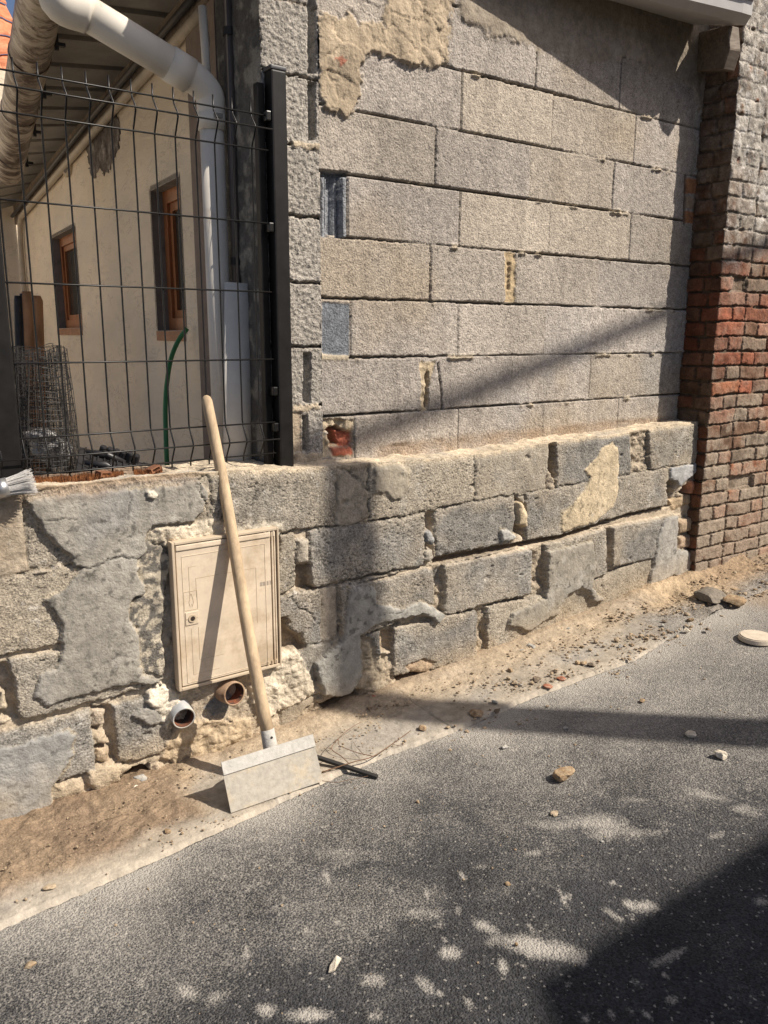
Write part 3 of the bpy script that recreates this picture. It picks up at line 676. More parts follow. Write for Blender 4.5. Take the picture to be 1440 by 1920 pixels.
# limewash and crusted mortar high up
lw_ = sst(.60, 1.15, Z+.30*fbm(U, Z, 4, 5, 59)*2+.06*(t > .08)+.1*(rb-.5)); fl = sst(-.22, .02, fbm(U, Z, 26, 6, 69)+.12*lw_-.1*side); k = lw_*fl*np.where(side, .45, 1)
wc = np.array((.31, .285, .25))*(1+1.7*fbm(U, Z, 34, 5, 79)+.5*fbm(U, Z, 7, 4, 99))[..., None]
wf = sst(.06, .2, fbm(U, Z, 30, 5, 109))*.75; wc = wc*(1-wf[..., None])+np.array((.50, .475, .44))*wf[..., None]; dkf = sst(.10, .22, fbm(U, Z, 12, 5, 119))*.7; wc = wc*(1-dkf[..., None])+np.array((.12, .095, .075))*dkf[..., None]; q.C = q.C*(1-k[..., None])+wc*k[..., None]; q.D = q.D*(1-.75*k*(~side))+.020*fbm(U, Z, 17, 6, 89)*k
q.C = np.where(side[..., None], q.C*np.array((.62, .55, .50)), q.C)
q.G = .55+.2*k
# slightly rounded quoin
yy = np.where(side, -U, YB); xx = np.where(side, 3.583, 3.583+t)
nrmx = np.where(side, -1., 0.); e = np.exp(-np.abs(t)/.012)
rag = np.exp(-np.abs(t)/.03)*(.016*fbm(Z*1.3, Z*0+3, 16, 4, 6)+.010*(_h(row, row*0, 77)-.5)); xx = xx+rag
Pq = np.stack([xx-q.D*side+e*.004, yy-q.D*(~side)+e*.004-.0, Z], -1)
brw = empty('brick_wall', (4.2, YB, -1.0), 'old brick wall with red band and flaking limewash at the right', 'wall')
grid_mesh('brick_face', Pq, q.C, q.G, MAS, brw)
bm = bmesh.new(); add_box(bm, (5.9, .12, .4), (4.5, .5, 3.0)); bm_obj('backing', bm, MAS_B, brw)

# ------------------------------------------------------------------ EAVE and rafter end over the block wall
M_EAVE = simple('eave_paint', (.42, .41, .40), .6, var=.10, vs=9, bs=.3, bd=.002, bsc=40)
M_EDGE = simple('eave_edge_metal', (.72, .71, .68), .45, var=.1)
M_WOOD_GREY = None
def wood(name, a, b_, sc=(60, 60, 6), rough=.75, bs=.4):
    m, nt, b = nmat(name); co = coords(nt)
    mpn = N(nt, 'ShaderNodeMapping'); mpn.inputs['Scale'].default_value = sc; nt.links.new(co, mpn.inputs['Vector'])
    n = noise(nt, mpn.outputs[0], 1, 5, .65, .6); c = mixc(nt, mp(nt, n, .3, .7, 0, 1), a, b_)
    n2 = noise(nt, co, 9, 4); nt.links.new(vscale(nt, c, mp(nt, n2, .3, .7, .75, 1.2)), b.inputs['Base Color'])
    b.inputs['Roughness'].default_value = rough; bump(nt, b, n, .002, bs); return m
M_RAFT = wood('weathered_wood', (.10, .075, .055), (.22, .18, .14), (8, 60, 60))
ev = empty('roof_eave', (2.6, -.05, 1.66), 'grey painted roof eave overhanging the top of the block wall', 'roof eave')
bm = bmesh.new()
L0, R0 = 1.22, 3.46
def evz(x): return 1.628+.07*(x-2.9)*.6
prof = lambda x, yo: [(x, .35, evz(x)), (x, -.0, evz(x)), (x-yo*.1, yo*.85, evz(x)+yo*.22), (x, yo, evz(x)+yo*.22+.02), (x, yo-.004, evz(x)+yo*.22+.085), (x, .35, evz(x)+.16)]
secs = [prof(L0, -.20), prof(1.5, -.18), prof(1.85, -.115), prof(2.17, -.10), prof(2.6, -.155), prof(3.1, -.235), prof(3.40, -.285), prof(3.468, -.285)]  # unseen left end flared outward, shaped to keep sun off the downpipe
rings = [[bm.verts.new(p_) for p_ in s_] for s_ in secs]
for a, b_ in zip(rings, rings[1:]):
    for k in range(6): bm.faces.new((a[k], b_[k], b_[(k+1) % 6], a[(k+1) % 6]))
bm.faces.new(rings[0][::-1]); bm.faces.new(rings[-1])
bmesh.ops.recalc_face_normals(bm, faces=bm.faces); bm_obj('soffit', bm, M_EAVE, ev)
bm = bmesh.new()
for a, b_ in zip(secs, secs[1:]):
    p0 = Vector(a[4]); p1 = Vector(b_[4])
    prism(bm, [p0+Vector((0, .01, -.004)), p0+Vector((0, -.014, -.008)), p0+Vector((0, -.014, .012)), p0+Vector((0, .01, .014))], (p1-p0)*.9999)
bm_obj('drip_edge', bm, M_EDGE, ev)
bm = bmesh.new()
zt = 1.635; ra = Vector((-.29, -.957, 0)); rb_ = Vector((3.520, .02, 0))
pr_ = [rb_+Vector((0, 0, zt)), rb_+Vector((0, 0, 1.475)), rb_+ra*.205+Vector((0, 0, 1.425)), rb_+ra*.235+Vector((0, 0, 1.50)), rb_+ra*.21+Vector((0, 0, 1.60))]
prism(bm, pr_, (.066, -.014, 0))
bmesh.ops.bevel(bm, geom=bm.edges[:], offset=.004, segments=1, affect='EDGES')
tag(bm_obj('rafter_end', bm, M_RAFT), 'weathered sawn rafter end under the eave beside the brick wall', 'rafter')

# ------------------------------------------------------------------ GROUND
def ground_h(x, y): return gz(x)
ES = [(0, 1745), (120, 1692), (300, 1612), (390, 1570), (540, 1500), (700, 1428), (860, 1370), (1000, 1310), (1100, 1272), (1190, 1240), (1260, 1195), (1340, 1150)]
def on_ground(px, py, dz=0):
    P = at(px, py, z=-1.1)
    for _ in range(12): P = at(px, py, z=float(gz(P[0]))+dz)
    return P
ep = [on_ground(*k) for k in ES]; ex = [p_[0] for p_ in ep]; ey = [p_[1] for p_ in ep]
def edge_y(x): return np.interp(x, ex, ey)
xs = np.concatenate([np.linspace(-30, -1, 12)[:-1], np.arange(-1, .1, .05), np.arange(.1, 4.6, .009), np.arange(4.6, 8, .06), np.linspace(8, 40, 14)])
ys = np.concatenate([np.linspace(-30, -3, 12)[:-1], np.arange(-3, -1.9, .04), np.arange(-1.9, .10, .009), np.linspace(.1, 30, 10)])
X, Y = np.meshgrid(xs, ys)
Zr = gz(X)+.006*fbm(X, Y, 1.2, 3, 2)
ed = edge_y(X)+.012*fbm(X, Y, 20, 4, 3)
Zr = Zr-.012*sst(0, .02, Y-ed)*(X < 3.3)
dd = ed-Y                                                      # distance out from the slab edge
dust = np.clip(.62*np.exp(-np.clip(dd, 0, 9)/.13)+.34*np.exp(-np.clip(dd, 0, 9)/.55), 0, 1)
dust = dust*(.75+1.1*fbm(X, Y, 5, 4, 7))+.16*sst(-.05, .3, fbm(X, Y, 2.2, 5, 11, .6))+.22*sst(1.2, 2.6, X)*sst(1.5, .3, dd)
DP = [(1010,1778,95,26,.9,25),(910,1738,30,10,.7,40),(842,1786,26,16,.8,10),(800,1850,40,12,.6,60),(700,1905,24,26,.9,80),(585,1903,46,16,.8,0),(502,1893,22,22,.9,80),(352,1862,40,20,.6,60),(700,1838,22,30,.6,80),(250,1880,40,14,.4,0),(405,1870,20,36,.4,70),
      (1110,1545,140,24,.6,0),(1165,1560,90,22,.6,0),(1000,1600,24,10,.6,0),(900,1625,26,10,.4,0),(1210,1700,30,14,.8,0),(780,1710,80,24,.4,0),(660,1600,90,40,.4,0),(1060,1375,60,14,.3,0),(1240,1275,90,20,.25,0),(1320,1490,70,14,.5,20),(1400,1520,60,14,.4,20),(1430,1690,20,10,.7,10),(1260,1875,14,9,.6,0),(1190,1500,50,10,.35,0),(1345,1566,26,8,.4,-20),(1255,1795,40,10,.5,-40),(560,1700,120,30,.25,0),(230,1480,10,10,.0,0)]
rs_ = random.Random(5)
for k in range(46):
    yy0 = rs_.uniform(1640, 1915); xx0 = rs_.uniform(60, 1250); tz0 = math.degrees(math.atan2(yy0-700, xx0-560+1e-3)); L_0 = rs_.uniform(8, 34)
    DP.append((xx0, yy0, L_0, rs_.uniform(4, 10), rs_.uniform(.3, .75), tz0+rs_.uniform(-15, 15)))
for px, py, a, b_, st, ang in DP:
    c = on_ground(px, py); p1 = on_ground(px+a*math.cos(math.radians(ang)), py+a*math.sin(math.radians(ang))*.6); p2 = on_ground(px+b_*math.sin(math.radians(ang)), py-b_*math.cos(math.radians(ang))*.8)
    e1 = (p1-c)[:2]; e2 = (p2-c)[:2]; Mi = np.linalg.inv(np.array([e1, e2]).T+np.eye(2)*1e-4)
    dx = X-c[0]; dy = Y-c[1]; uu_ = Mi[0, 0]*dx+Mi[0, 1]*dy; vv_ = Mi[1, 0]*dx+Mi[1, 1]*dy
    r_ = np.sqrt(uu_**2+vv_**2)+1.5*fbm(X, Y, 14, 5, int(px), .65)
    dust = np.maximum(dust, min(st*1.3, 1.15)*sst(1.25, -.1, r_))
soilm = np.clip(sst(3.0, 4.2, X+.5*fbm(X, Y, 3, 4, 3))*sst(.50, .0, dd-.10+.3*fbm(X, Y, 5, 4, 4)), 0, 1)
def road_mat():
    m, nt, b = nmat('asphalt'); co = coords(nt)
    dus = attr(nt, 'Gr').outputs['Fac']; so_ = attr(nt, 'Col').outputs['Color']
    v = voro(nt, co, 210, 'Color'); sp = N(nt, 'ShaderNodeSeparateColor'); nt.links.new(v, sp.inputs[0])
    vd = voro(nt, co, 190); n1 = noise(nt, co, 300, 3, .7); n2 = noise(nt, co, 7, 5, .7)
    base = mixc(nt, mp(nt, sp.outputs[0], 0, 1, 0, 1), (.020, .0205, .022), (.052, .053, .057))
    base = mixc(nt, mp(nt, sp.outputs[1], .975, .99, 0, 1), base, (.24, .225, .20))
    base = vscale(nt, base, mp(nt, n2, .3, .7, .75, 1.3))
    f_ = mth(nt, 'ADD', dus, mth(nt, 'MULTIPLY', mth(nt, 'SUBTRACT', n1, .5), 1.5))
    f_ = mth(nt, 'ADD', f_, mth(nt, 'MULTIPLY', mth(nt, 'SUBTRACT', vd, .35), .7)); f_ = mth(nt, 'ADD', f_, mth(nt, 'MULTIPLY', mth(nt, 'SUBTRACT', noise(nt, co, 30, 5, .7), .5), .55))
    f_ = mth(nt, 'MULTIPLY', mp(nt, f_, .12, 1.0, 0, 1), mp(nt, dus, 0.02, .2, 0, 1))
    c = mixc(nt, f_, base, (.37, .345, .305))
    nt.links.new(mixc(nt, attr(nt, 'Col').outputs['Alpha'], c, c), b.inputs['Base Color'])
    sr = N(nt, 'ShaderNodeSeparateColor'); nt.links.new(so_, sr.inputs[0])
    c2 = mixc(nt, mp(nt, n1, .3, .7, 0, 1), (.22, .16, .105), (.38, .295, .21))
    sf = mp(nt, mth(nt, 'ADD', sr.outputs[0], mth(nt, 'MULTIPLY', mth(nt, 'SUBTRACT', n1, .5), .7)), .3, .7, 0, 1)
    nt.links.new(mixc(nt, sf, c, c2), b.inputs['Base Color'])
    b.inputs['Roughness'].default_value = .9; b.inputs['Specular IOR Level'].default_value = .18
    h = mth(nt, 'SUBTRACT', mth(nt, 'ADD', mth(nt, 'MULTIPLY', n1, .5), mth(nt, 'MULTIPLY', noise(nt, co, 75, 3, .6), 1.6)), vd); bump(nt, b, h, .0045, .8); return m
Cr = np.stack([soilm]*3, -1)
tag(grid_mesh('road', np.stack([X, Y, Zr], -1), Cr, dust, road_mat()), kind='structure')

# concrete gutter slab with soil, between wall and asphalt
xs = np.arange(-.3, 4.0, .0055); vs = np.linspace(0, 1, 118)
X, V = np.meshgrid(xs, vs); ed = edge_y(X)+.010*fbm(X, X*0, 18, 4, 3)+.006*fbm(X, X*0, 60, 2, 5)
Y = ed+(-.06-ed)*V; dd = Y-ed
rise = .012*sst(0, .012, dd)
soil = sst(.16, .30, dd+.10*fbm(X, Y, 7, 4, 31))*(.55+.45*sst(1.0, .75, X+.2*fbm(X, Y, 6, 3, 2)))
left = sst(.98, .80, X+.25*fbm(X, Y, 6, 4, 12)); soil = np.maximum(soil, left*sst(.06, .14, dd+.06*fbm(X, Y, 9, 4, 33)))
bare = sst(.10, .02, np.hypot((X-.93)/1.2, (Y+.30)/1.6)+.03*fbm(X, Y, 20, 3, 6)); soil = soil*(1-.8*bare)
end = sst(2.75, 3.3, X+.3*fbm(X, Y, 5, 4, 8)); soil = np.clip(np.maximum(soil, end), 0, 1)
ramp = sst(.12, .40, dd)
Zs = gz(X)+rise+soil*(.006+.014*fbm(X, Y, 14, 5, 35)*2+.030*sst(.14, .0, (-.12-Y)+.10*fbm(X, Y, 6, 4, 38))*sst(.9, 1.6, X)+.006*np.clip(fbm(X, Y, 70, 3, 36), -.1, .5)*2)+.004*ramp*soil+.0015*fbm(X, Y, 60, 3, 37)+.03*sst(.03, .0, -.12-Y+.0)*0
seam = np.minimum.reduce([np.abs(X-a-.02*(Y+.4)+.002*fbm(X, Y, 30, 3, 9)) for a in (1.02, 1.72, 2.42, 2.95)]); sm = sst(.004, .001, seam)*(1-soil*.7); Zs = Zs-.004*sm
Cc = np.array((.33, .285, .225))*(1+.35*fbm(X, Y, 6, 5, 40))[..., None]
gl = sst(.02, .25, fbm(X, Y, 5, 4, 46)); Cc = Cc*(1-.6*gl[..., None])+np.array((.30, .28, .25))*.6*gl[..., None]
edg = sst(.055, .03, dd+.01*fbm(X, Y, 12, 3, 4)); Cc = Cc*(1-.6*edg[..., None])+np.array((.42, .37, .30))*.6*edg[..., None]
Cso = np.array((.38, .29, .19))*(1+.5*fbm(X, Y, 12, 5, 41))[..., None]
bs_ = left*(.78+.22*sst(-.1, .15, fbm(X, Y, 8, 4, 42))); Cso = Cso*(1-bs_[..., None])+(np.array((.19, .137, .093))*(1+.35*fbm(X, Y, 40, 4, 43))[..., None])*bs_[..., None]
wd_ = -.12-Y; asp = sst(2.72, 3.0, X+.12*fbm(X, Y, 7, 4, 14)-.35*(Y+.45))*sst(.16, .32, wd_+.16*fbm(X, Y, 6, 4, 15)); brd = sst(3.3, 3.8, X+.3*fbm(X, Y, 5, 3, 16))
Cso = Cso*(1-.7*brd[..., None])+np.array((.26, .185, .12))*.7*brd[..., None]*(1+.4*fbm(X, Y, 20, 4, 17))[..., None]
C_ = Cc*(1-soil[..., None])+Cso*soil[..., None]; cl_ = 1+.8*fbm(X, Y, 9, 5, 18); C_ = C_*(1-.85*asp[..., None])+np.array((.185, .175, .16))*cl_[..., None]*.85*asp[..., None]; C_ = C_*(1-.35*sm[..., None])
wallb = sst(.06, .0, (-.12-Y))*.4; C_ = C_*(1-wallb[..., None])+np.array((.20, .14, .09))*wallb[..., None]
Gs = .12+.5*soil+.6*asp
tag(grid_mesh('gutter_strip', np.stack([X, Y, Zs], -1), C_, Gs, MAS), kind='structure')
def strip_h(x, y):
    e_ = float(edge_y(x))
    return float(gz(x))+(.014 if y > e_ else 0.0)

# courtyard floor
bm = bmesh.new(); add_box(bm, (-1.2, 4.2, -.62), (6.2, 8.0, .06)); tag(bm_obj('courtyard_floor', bm, simple('yard_concrete', (.50, .45, .37), .9)), kind='structure')

# ------------------------------------------------------------------ stones
def rock(bm, c, s, seed, R=None, sub=3, rough=.32):
    r = bmesh.ops.create_icosphere(bm, subdivisions=sub, radius=1.0)
    rr = random.Random(seed); ps = [Vector((rr.gauss(0, 1), rr.gauss(0, 1), rr.gauss(0, 1))).normalized() for _ in range(9)]; hs = [rr.uniform(.55, .95) for _ in ps]
    o = np.array([v.co[:] for v in r['verts']]); nzv = fbm(o[:, 0]*2+seed, o[:, 1]*2+o[:, 2]*1.7, 1.3, 3, seed)*rough
    Rz = Matrix.Rotation(rr.uniform(0, 6.28), 3, 'Z') if R is None else R
    for v, k in zip(r['verts'], nzv):
        d = v.co.copy(); q_ = d
        for n_, h_ in zip(ps, hs):
            h_ *= .9; e_ = q_.dot(n_)-h_
            if e_ > 0: q_ = q_-n_*e_
        q_ = q_*(1+k); v.co = Vector(c)+Rz @ Vector((q_.x*s[0], q_.y*s[1], q_.z*s[2]))
def stone_mat(name, col, c2=None): return simple(name, col, .95, var=.35, vs=70, bs=.8, bd=.003, bsc=160, col2=c2, c2s=60, spec=.15)
SM = dict(slab=stone_mat('stone_slab', (.16, .14, .115), (.22, .19, .15)), tan=stone_mat('stone_tan', (.42, .34, .24), (.30, .22, .14)), grey=stone_mat('stone_grey', (.30, .29, .27), (.42, .39, .33)), brick=stone_mat('stone_brick', (.33, .12, .07), (.40, .30, .22)),
          dark=stone_mat('stone_dark', (.15, .12, .09), (.24, .18, .13)), pale=stone_mat('stone_pale', (.60, .54, .44), (.45, .39, .3)), brown=stone_mat('stone_brown', (.27, .185, .11), (.38, .30, .2)))
def stone(px, py, w, h, mat, label, seed, flat=.6, group=None):
    """w = width, h = height seen (photo pixels) of a stone lying at its base pixel"""
    P = on_ground(px, py, .012 if py < 1745-px*.42 else 0); dist = (P-cpos)@fw; mppx = dist/F
    sx = w*mppx/2; sz = max(h*mppx/2*.62, sx*.28)
    bm = bmesh.new(); zb_ = P[2]
    rock(bm, (P[0], P[1]+sx*.4, zb_+sz*.75), (sx, sx*.8, sz), seed)
    o = bm_obj('stone', bm, SM[mat], None, False)
    tag(o, label, 'stone', group)
ST = [
 (1066,1464,52,40,'brown','chunky brown stone lying alone on the dark asphalt',1),
 (1355,1424,30,28,'pale','two-toned pale pebble on the asphalt near the right edge',2),
 (1300,1382,26,16,'pale','small light pebble on the asphalt just below the shadow band, right side',3),
 (1345,1132,78,44,'slab','largest grey rubble block on the dirt at the foot of the brick wall',4),
 (1384,1136,46,36,'brown','broken brown brick lump touching the large grey rubble block',5),
 (949,1405,16,13,'grey','round grey pebble on the asphalt above the big brown stone, to its left',6),
 (1063,1368,12,9,'grey','tiny grey pebble on the asphalt inside the shadow band',7),
 (1043,1530,20,14,'tan','tan pebble on the asphalt below the big brown stone',8),
 (1206,1318,16,12,'brown','brown pebble on the asphalt above the shadow band',9),
 (969,1775,9,16,'brown','narrow brown pebble beside the long white dust streak',10),
 (58,1815,24,14,'brown','dark brown stone chip at the lower left of the asphalt',11),
 (95,1668,28,12,'tan','flat tan stone on the brown soil at the left',12),
 (316,1562,18,12,'brown','brown stone on the edge of the soil left of the scraper blade',13),
 (898,1342,34,16,'brown','flat brown stone in the shadow band on the concrete strip',14),
 (795,1370,20,16,'brown','brown stone on the strip edge right of the dry twig',15),
 (704,1312,20,20,'brick','reddish brick lump at the wall foot beside the dark hollow',16),
 (790,1284,18,14,'brick','red brown brick crumb in front of the broken block corner',17),
 (806,1284,16,13,'tan','tan crumb right next to the red brown brick crumb',18),
 (1056,1276,18,11,'brick','brightest red brick chip near the edge of the concrete strip',19),
 (1030,1290,22,14,'brick','dull red brick fragment near the edge of the concrete strip',20),
 (1010,1278,24,16,'dark','dark clod left of the red brick chips on the strip',21),
 (1085,1246,14,12,'brown','first dark pebble of the row at the end of the strip',22),
 (1097,1246,16,12,'brown','rounded pebble, second in the row at the end of the strip',23),
 (1112,1250,20,12,'dark','largest dark pebble in the row at the end of the strip',24),
 (998,1215,26,12,'grey','flat grey flake on the sandy dirt near the wall foot',25),
 (1041,1262,14,12,'dark','dark pebble just left of the pale chip on the strip',26),
 (958,1260,14,12,'brown','brown crumb on the bare concrete below the plaster patch',27),
 (262,1468,32,26,'grey','grey stone stuck in the hollow under the wall at left',28),
 (256,1482,16,16,'pale','small pale stone below the grey stone in the wall hollow',29),
 (1380,1108,16,9,'brown','brown crumb on the dirt behind the broken brick lump',30),
 (1290,1184,14,8,'pale','pale chip on the dirt below the large grey rubble block',31),
 (1330,1183,14,9,'dark','dark crumb on the dirt halfway to the pale round disc',32),
 (785,1506,9,9,'brown','tiny brown pebble alone on the mid asphalt',33),
 (507,1626,9,8,'grey','tiny grey pebble alone on the asphalt below the scraper',34),
 (955,1660,14,8,'brown','small flat brown chip on the lower middle asphalt',35),
 (1130,1580,10,7,'grey','small grey chip on the dusty patch of asphalt',36),
]
for px, py, w, h, m_, lb, sd_ in ST: stone(px, py, w, h, m_, lb, sd_)
# the flat white flake
P = on_ground(626, 1815); bm = bmesh.new()
k = P[2]+.004; prism(bm, [(P[0]-.020, P[1]-.010, k), (P[0]-.008, P[1]-.016, k+.004), (P[0]+.024, P[1]+.006, k+.002), (P[0]+.018, P[1]+.016, k+.006), (P[0]-.006, P[1]+.006, k)], (0, 0, .003))
tag(bm_obj('stone_flake', bm, SM['pale']), 'flat white angular flake on the lower asphalt', 'stone')
# round disc at the right edge
P = on_ground(1424, 1205); bm = bmesh.new()
r_ = bmesh.ops.create_cone(bm, cap_ends=True, segments=40, radius1=.074, radius2=.068, depth=.022); bmesh.ops.translate(bm, vec=(P[0]+.01, P[1]+.02, P[2]+.014), verts=r_['verts'])
bmesh.ops.bevel(bm, geom=[e_ for e_ in bm.edges if len(e_.link_faces) == 2 and e_.calc_face_angle() > .6], offset=.004, segments=2, affect='EDGES')
tag(bm_obj('round_disc', bm, simple('dusty_disc', (.50, .43, .34), .9, var=.2, vs=30, bs=.4)), 'dusty pale round disc lying on the dirt at the right edge', 'disc')
rc = random.Random(21)
protos = []
for k_ in range(4):
    bm = bmesh.new(); rock(bm, (0, 0, 0), (1, .8, .6), 70+k_, rough=.45, sub=3); me_ = bpy.data.meshes.new('rubble_chunk'); bm.to_mesh(me_); bm.free(); me_.materials.append(SM[('tan', 'brown', 'dark', 'grey')[k_]]); protos.append(me_)
for k_ in range(64):
    x_ = rc.choice([rc.uniform(1.55, 3.7), rc.gauss(2.55, .3), rc.uniform(2.9, 4.2)]); y_ = -.15-abs(rc.gauss(0, .13)) if k_ % 3 else -.45+rc.gauss(0, .05)
    s__ = rc.uniform(.006, .017)*(1.25 if x_ > 3 else 1); o = bpy.data.objects.new('rubble_chunk', protos[rc.choice((0, 0, 1, 2, 3))]); COL.objects.link(o)
    o.scale = (s__, s__*rc.uniform(.7, 1.1), s__*rc.uniform(.7, 1)); o.rotation_euler = (rc.uniform(-.4, .4), rc.uniform(-.4, .4), rc.uniform(0, 6.28)); o.location = (x_, y_, float(gz(x_))+.014+s__*.35)
    tag(o, 'small crumbled lump of mortar or brick among the dust at the wall foot', 'rubble', 'small lumps of rubble along the wall foot')
# fine rubble nobody could count
bm = bmesh.new(); rr = random.Random(99)
def scatter(n, fx, smin, smax):
    for i in range(n):
        x, y = fx()
        if math.sin(x*9.1+3*math.sin(y*13))+math.sin(y*17+2*math.sin(x*6.3))+math.sin(x*31)*.6 < rr.uniform(-1.1, .7): continue
        s_ = smin*(smax/smin)**(rr.random()**1.8)
        r = bmesh.ops.create_icosphere(bm, subdivisions=1, radius=1.0)
        z_ = strip_h(x, y)+s_*.35
        if y > float(edge_y(x)) and y > -.45: z_ += .008
        R = Matrix.Rotation(rr.uniform(0, 6.28), 3, 'Z'); a, b_, c_ = rr.uniform(.7, 1.3), rr.uniform(.6, 1.1), rr.uniform(.4, .8)
        for v in r['verts']:
            q_ = v.co*(1+rr.uniform(-.22, .22)); v.co = Vector((x, y, z_))+R @ Vector((q_.x*a*s_, q_.y*b_*s_, q_.z*c_*s_))
scatter(1300, lambda: (rr.uniform(1.5, 3.9), -.14-abs(rr.gauss(0, .15))), .0018, .009)
scatter(900, lambda: (rr.gauss(2.5, .42), rr.gauss(-.47, .07)), .0018, .009)
scatter(1400, lambda: (rr.uniform(2.8, 4.6), rr.uniform(-.55, -.14)), .002, .013)
scatter(420, lambda: (rr.uniform(.2, 1.0), rr.uniform(-.52, -.16)), .0015, .006)
scatter(250, lambda: (rr.uniform(1.0, 1.6), rr.uniform(-.50, -.16)), .0015, .006)
scatter(900, lambda: (rr.uniform(.2, 3.8), -.5-abs(rr.gauss(0, .5))), .0013, .005)
me_o = bm_obj('gravel', bm, stone_mat('gravel_mix', (.36, .28, .19), (.17, .115, .075)))
tag(me_o, 'fine crumbs of mortar, brick and grit scattered along the foot of the walls', 'rubble', kind='stuff')

# ------------------------------------------------------------------ GAS METER CABINET
YC = -.155
M_CAB = simple('cream_plastic', (.61, .51, .385), .6, var=.16, vs=14, bs=.25, bd=.0008, bsc=200, col2=(.42, .32, .21), c2s=9, c2r=(.48, .74))
M_CABD = simple('cream_plastic_edge', (.50, .41, .30), .6, var=.15, vs=12)
M_LINE = simple('moulded_groove', (.43, .345, .24), .8)
M_SMUDGE = simple('grey_smudge', (.33, .28, .225), .8, var=.2, vs=60)
cq = [at(*k, y=YC) for k in [(319, 1016), (523, 990), (526, 1245), (337, 1299)]]
cxl = (cq[0][0]+cq[3][0])/2; cxr = (cq[1][0]+cq[2][0])/2; czt = (cq[0][2]+cq[1][2])/2; czb = (cq[2][2]+cq[3][2])/2
cab = empty('gas_meter_cabinet', ((cxl+cxr)/2, -.06, czb), 'cream plastic gas meter cabinet set into the low wall behind the wooden handle', 'meter cabinet')
W_, H_ = cxr-cxl, czt-czb
def cb(bm, x0, x1, z0, z1, y0, y1, bev=0):       # coordinates inside the cabinet face
    add_box(bm, (cxl+(x0+x1)/2, (y0+y1)/2, czb+(z0+z1)/2), (abs(x1-x0), abs(y1-y0), abs(z1-z0)), None, bev)
bm = bmesh.new(); cb(bm, 0.004, W_-.004, .004, H_-.004, YC+.014, -.02)
fr_ = .009
for (a, b_, c_, d_) in ((0, fr_, 0, H_), (W_-fr_*.7, W_, 0, H_), (fr_+.0005, W_-fr_*.7-.0005, 0, fr_), (fr_+.0005, W_-fr_*.7-.0005, H_-fr_, H_)):
    cb(bm, a, b_, c_, d_, YC-.004, YC+.03, .002)
bm_obj('frame', bm, M_CABD, cab)
bm = bmesh.new(); y1 = YC+.0005
cb(bm, fr_+.004, W_-.030, fr_+.004, H_-fr_-.004, y1, YC+.016, .002)
cb(bm, fr_+.004, W_-.030, H_-fr_-.020, H_-fr_-.003, y1-.004, YC+.004, .003)        # lip on top
# raised rim of the door and the inner field
def rim(bm, x0, x1, z0, z1, w, y, h):
    cb(bm, x0, x0+w, z0, z1, y-h, y+.002, .0006); cb(bm, x1-w, x1, z0, z1, y-h, y+.002, .0006)
    cb(bm, x0+w, x1-w, z0, z0+w, y-h, y+.002, .0006); cb(bm, x0+w, x1-w, z1-w, z1, y-h, y+.002, .0006)
rim(bm, .030, W_-.050, .020, H_-.048, .0018, y1, .0012)
door = bm_obj('door', bm, M_CAB, cab)
bm = bmesh.new(); cb(bm, W_-.026, W_-.020, fr_+.004, H_-fr_-.004, YC-.001, YC+.014, .0015); cb(bm, W_-.016, W_-.011, fr_+.004, H_-fr_-.004, YC+.001, YC+.014, .0015)
for zz in (.004, H_-.028):
    for k in range(3): add_tube(bm, [(cxl+W_-.050+k*.016, YC+.002, czb+zz), (cxl+W_-.050+k*.016, YC+.002, czb+zz+.022)], .005, 10)
bm_obj('hinge', bm, M_CAB, cab)
def ln(x0, z0, x1, z1, w=.0010):
    bm = bmesh.new()
    if abs(x1-x0) > abs(z1-z0): cb(bm, x0, x1, z0-w/2, z0+w/2, y1-.0006, y1+.001)
    else: cb(bm, x0-w/2, x0+w/2, z0, z1, y1-.0007, y1+.001)
    bm_obj('groove', bm, M_LINE, cab).parent = door
ln(.052, .30, .052, H_-.085); ln(.052, H_-.085, .075, H_-.085); ln(.074, H_-.125, .150, H_-.125); ln(.074, .30, .074, H_-.125)
ln(.17, H_-.125, W_-.085, H_-.125); ln(W_-.085, .17, W_-.085, H_-.125); ln(.052, .045, .052, .20); ln(.052, .045, .14, .045); ln(.075, .09, .16, .09); ln(.075, .09, .075, .20)
lx, lz = .036, H_-.225
bm = bmesh.new(); rim(bm, lx-.004, lx+.040, lz, lz+.062, .0012, y1, .0010)
# little flame mark in its square
fp = [(lx+.016, lz+.010), (lx+.012, lz+.024), (lx+.015, lz+.040), (lx+.020, lz+.054), (lx+.024, lz+.040), (lx+.027, lz+.024), (lx+.022, lz+.010), (lx+.0205, lz+.020)]
for a, b_ in zip(fp, fp[1:]): add_tube(bm, [(cxl+a[0], y1-.0004, czb+a[1]), (cxl+b_[0], y1-.0004, czb+b_[1])], .0006, 5)
o = bm_obj('flame_emblem', bm, M_LINE, cab); o.parent = door
bm = bmesh.new(); cb(bm, lx-.002, lx+.040, lz-.048, lz-.006, y1-.0026, y1+.001, .0008)
c0 = (cxl+lx+.019, y1-.003, czb+lz-.027)
bm_obj('lock_plate', bm, M_CAB, cab).parent = door
bm = bmesh.new(); add_tube(bm, [(c0[0], y1-.0026, c0[2]), (c0[0], y1-.0052, c0[2])], .0125, 20); cb(bm, lx-.001+.0, lx+.039, lz-.0285, lz-.0265, y1-.0032, y1-.002)
bm_obj('lock', bm, M_LINE, cab).parent = door
bm = bmesh.new(); add_tube(bm, [(c0[0]+.001, y1-.0054, c0[2]), (c0[0]+.001, y1-.0060, c0[2])], .0075, 16); bm_obj('keyhole', bm, simple('keyhole_black', (.03, .02, .015), .7), cab).parent = door
bm = bmesh.new()
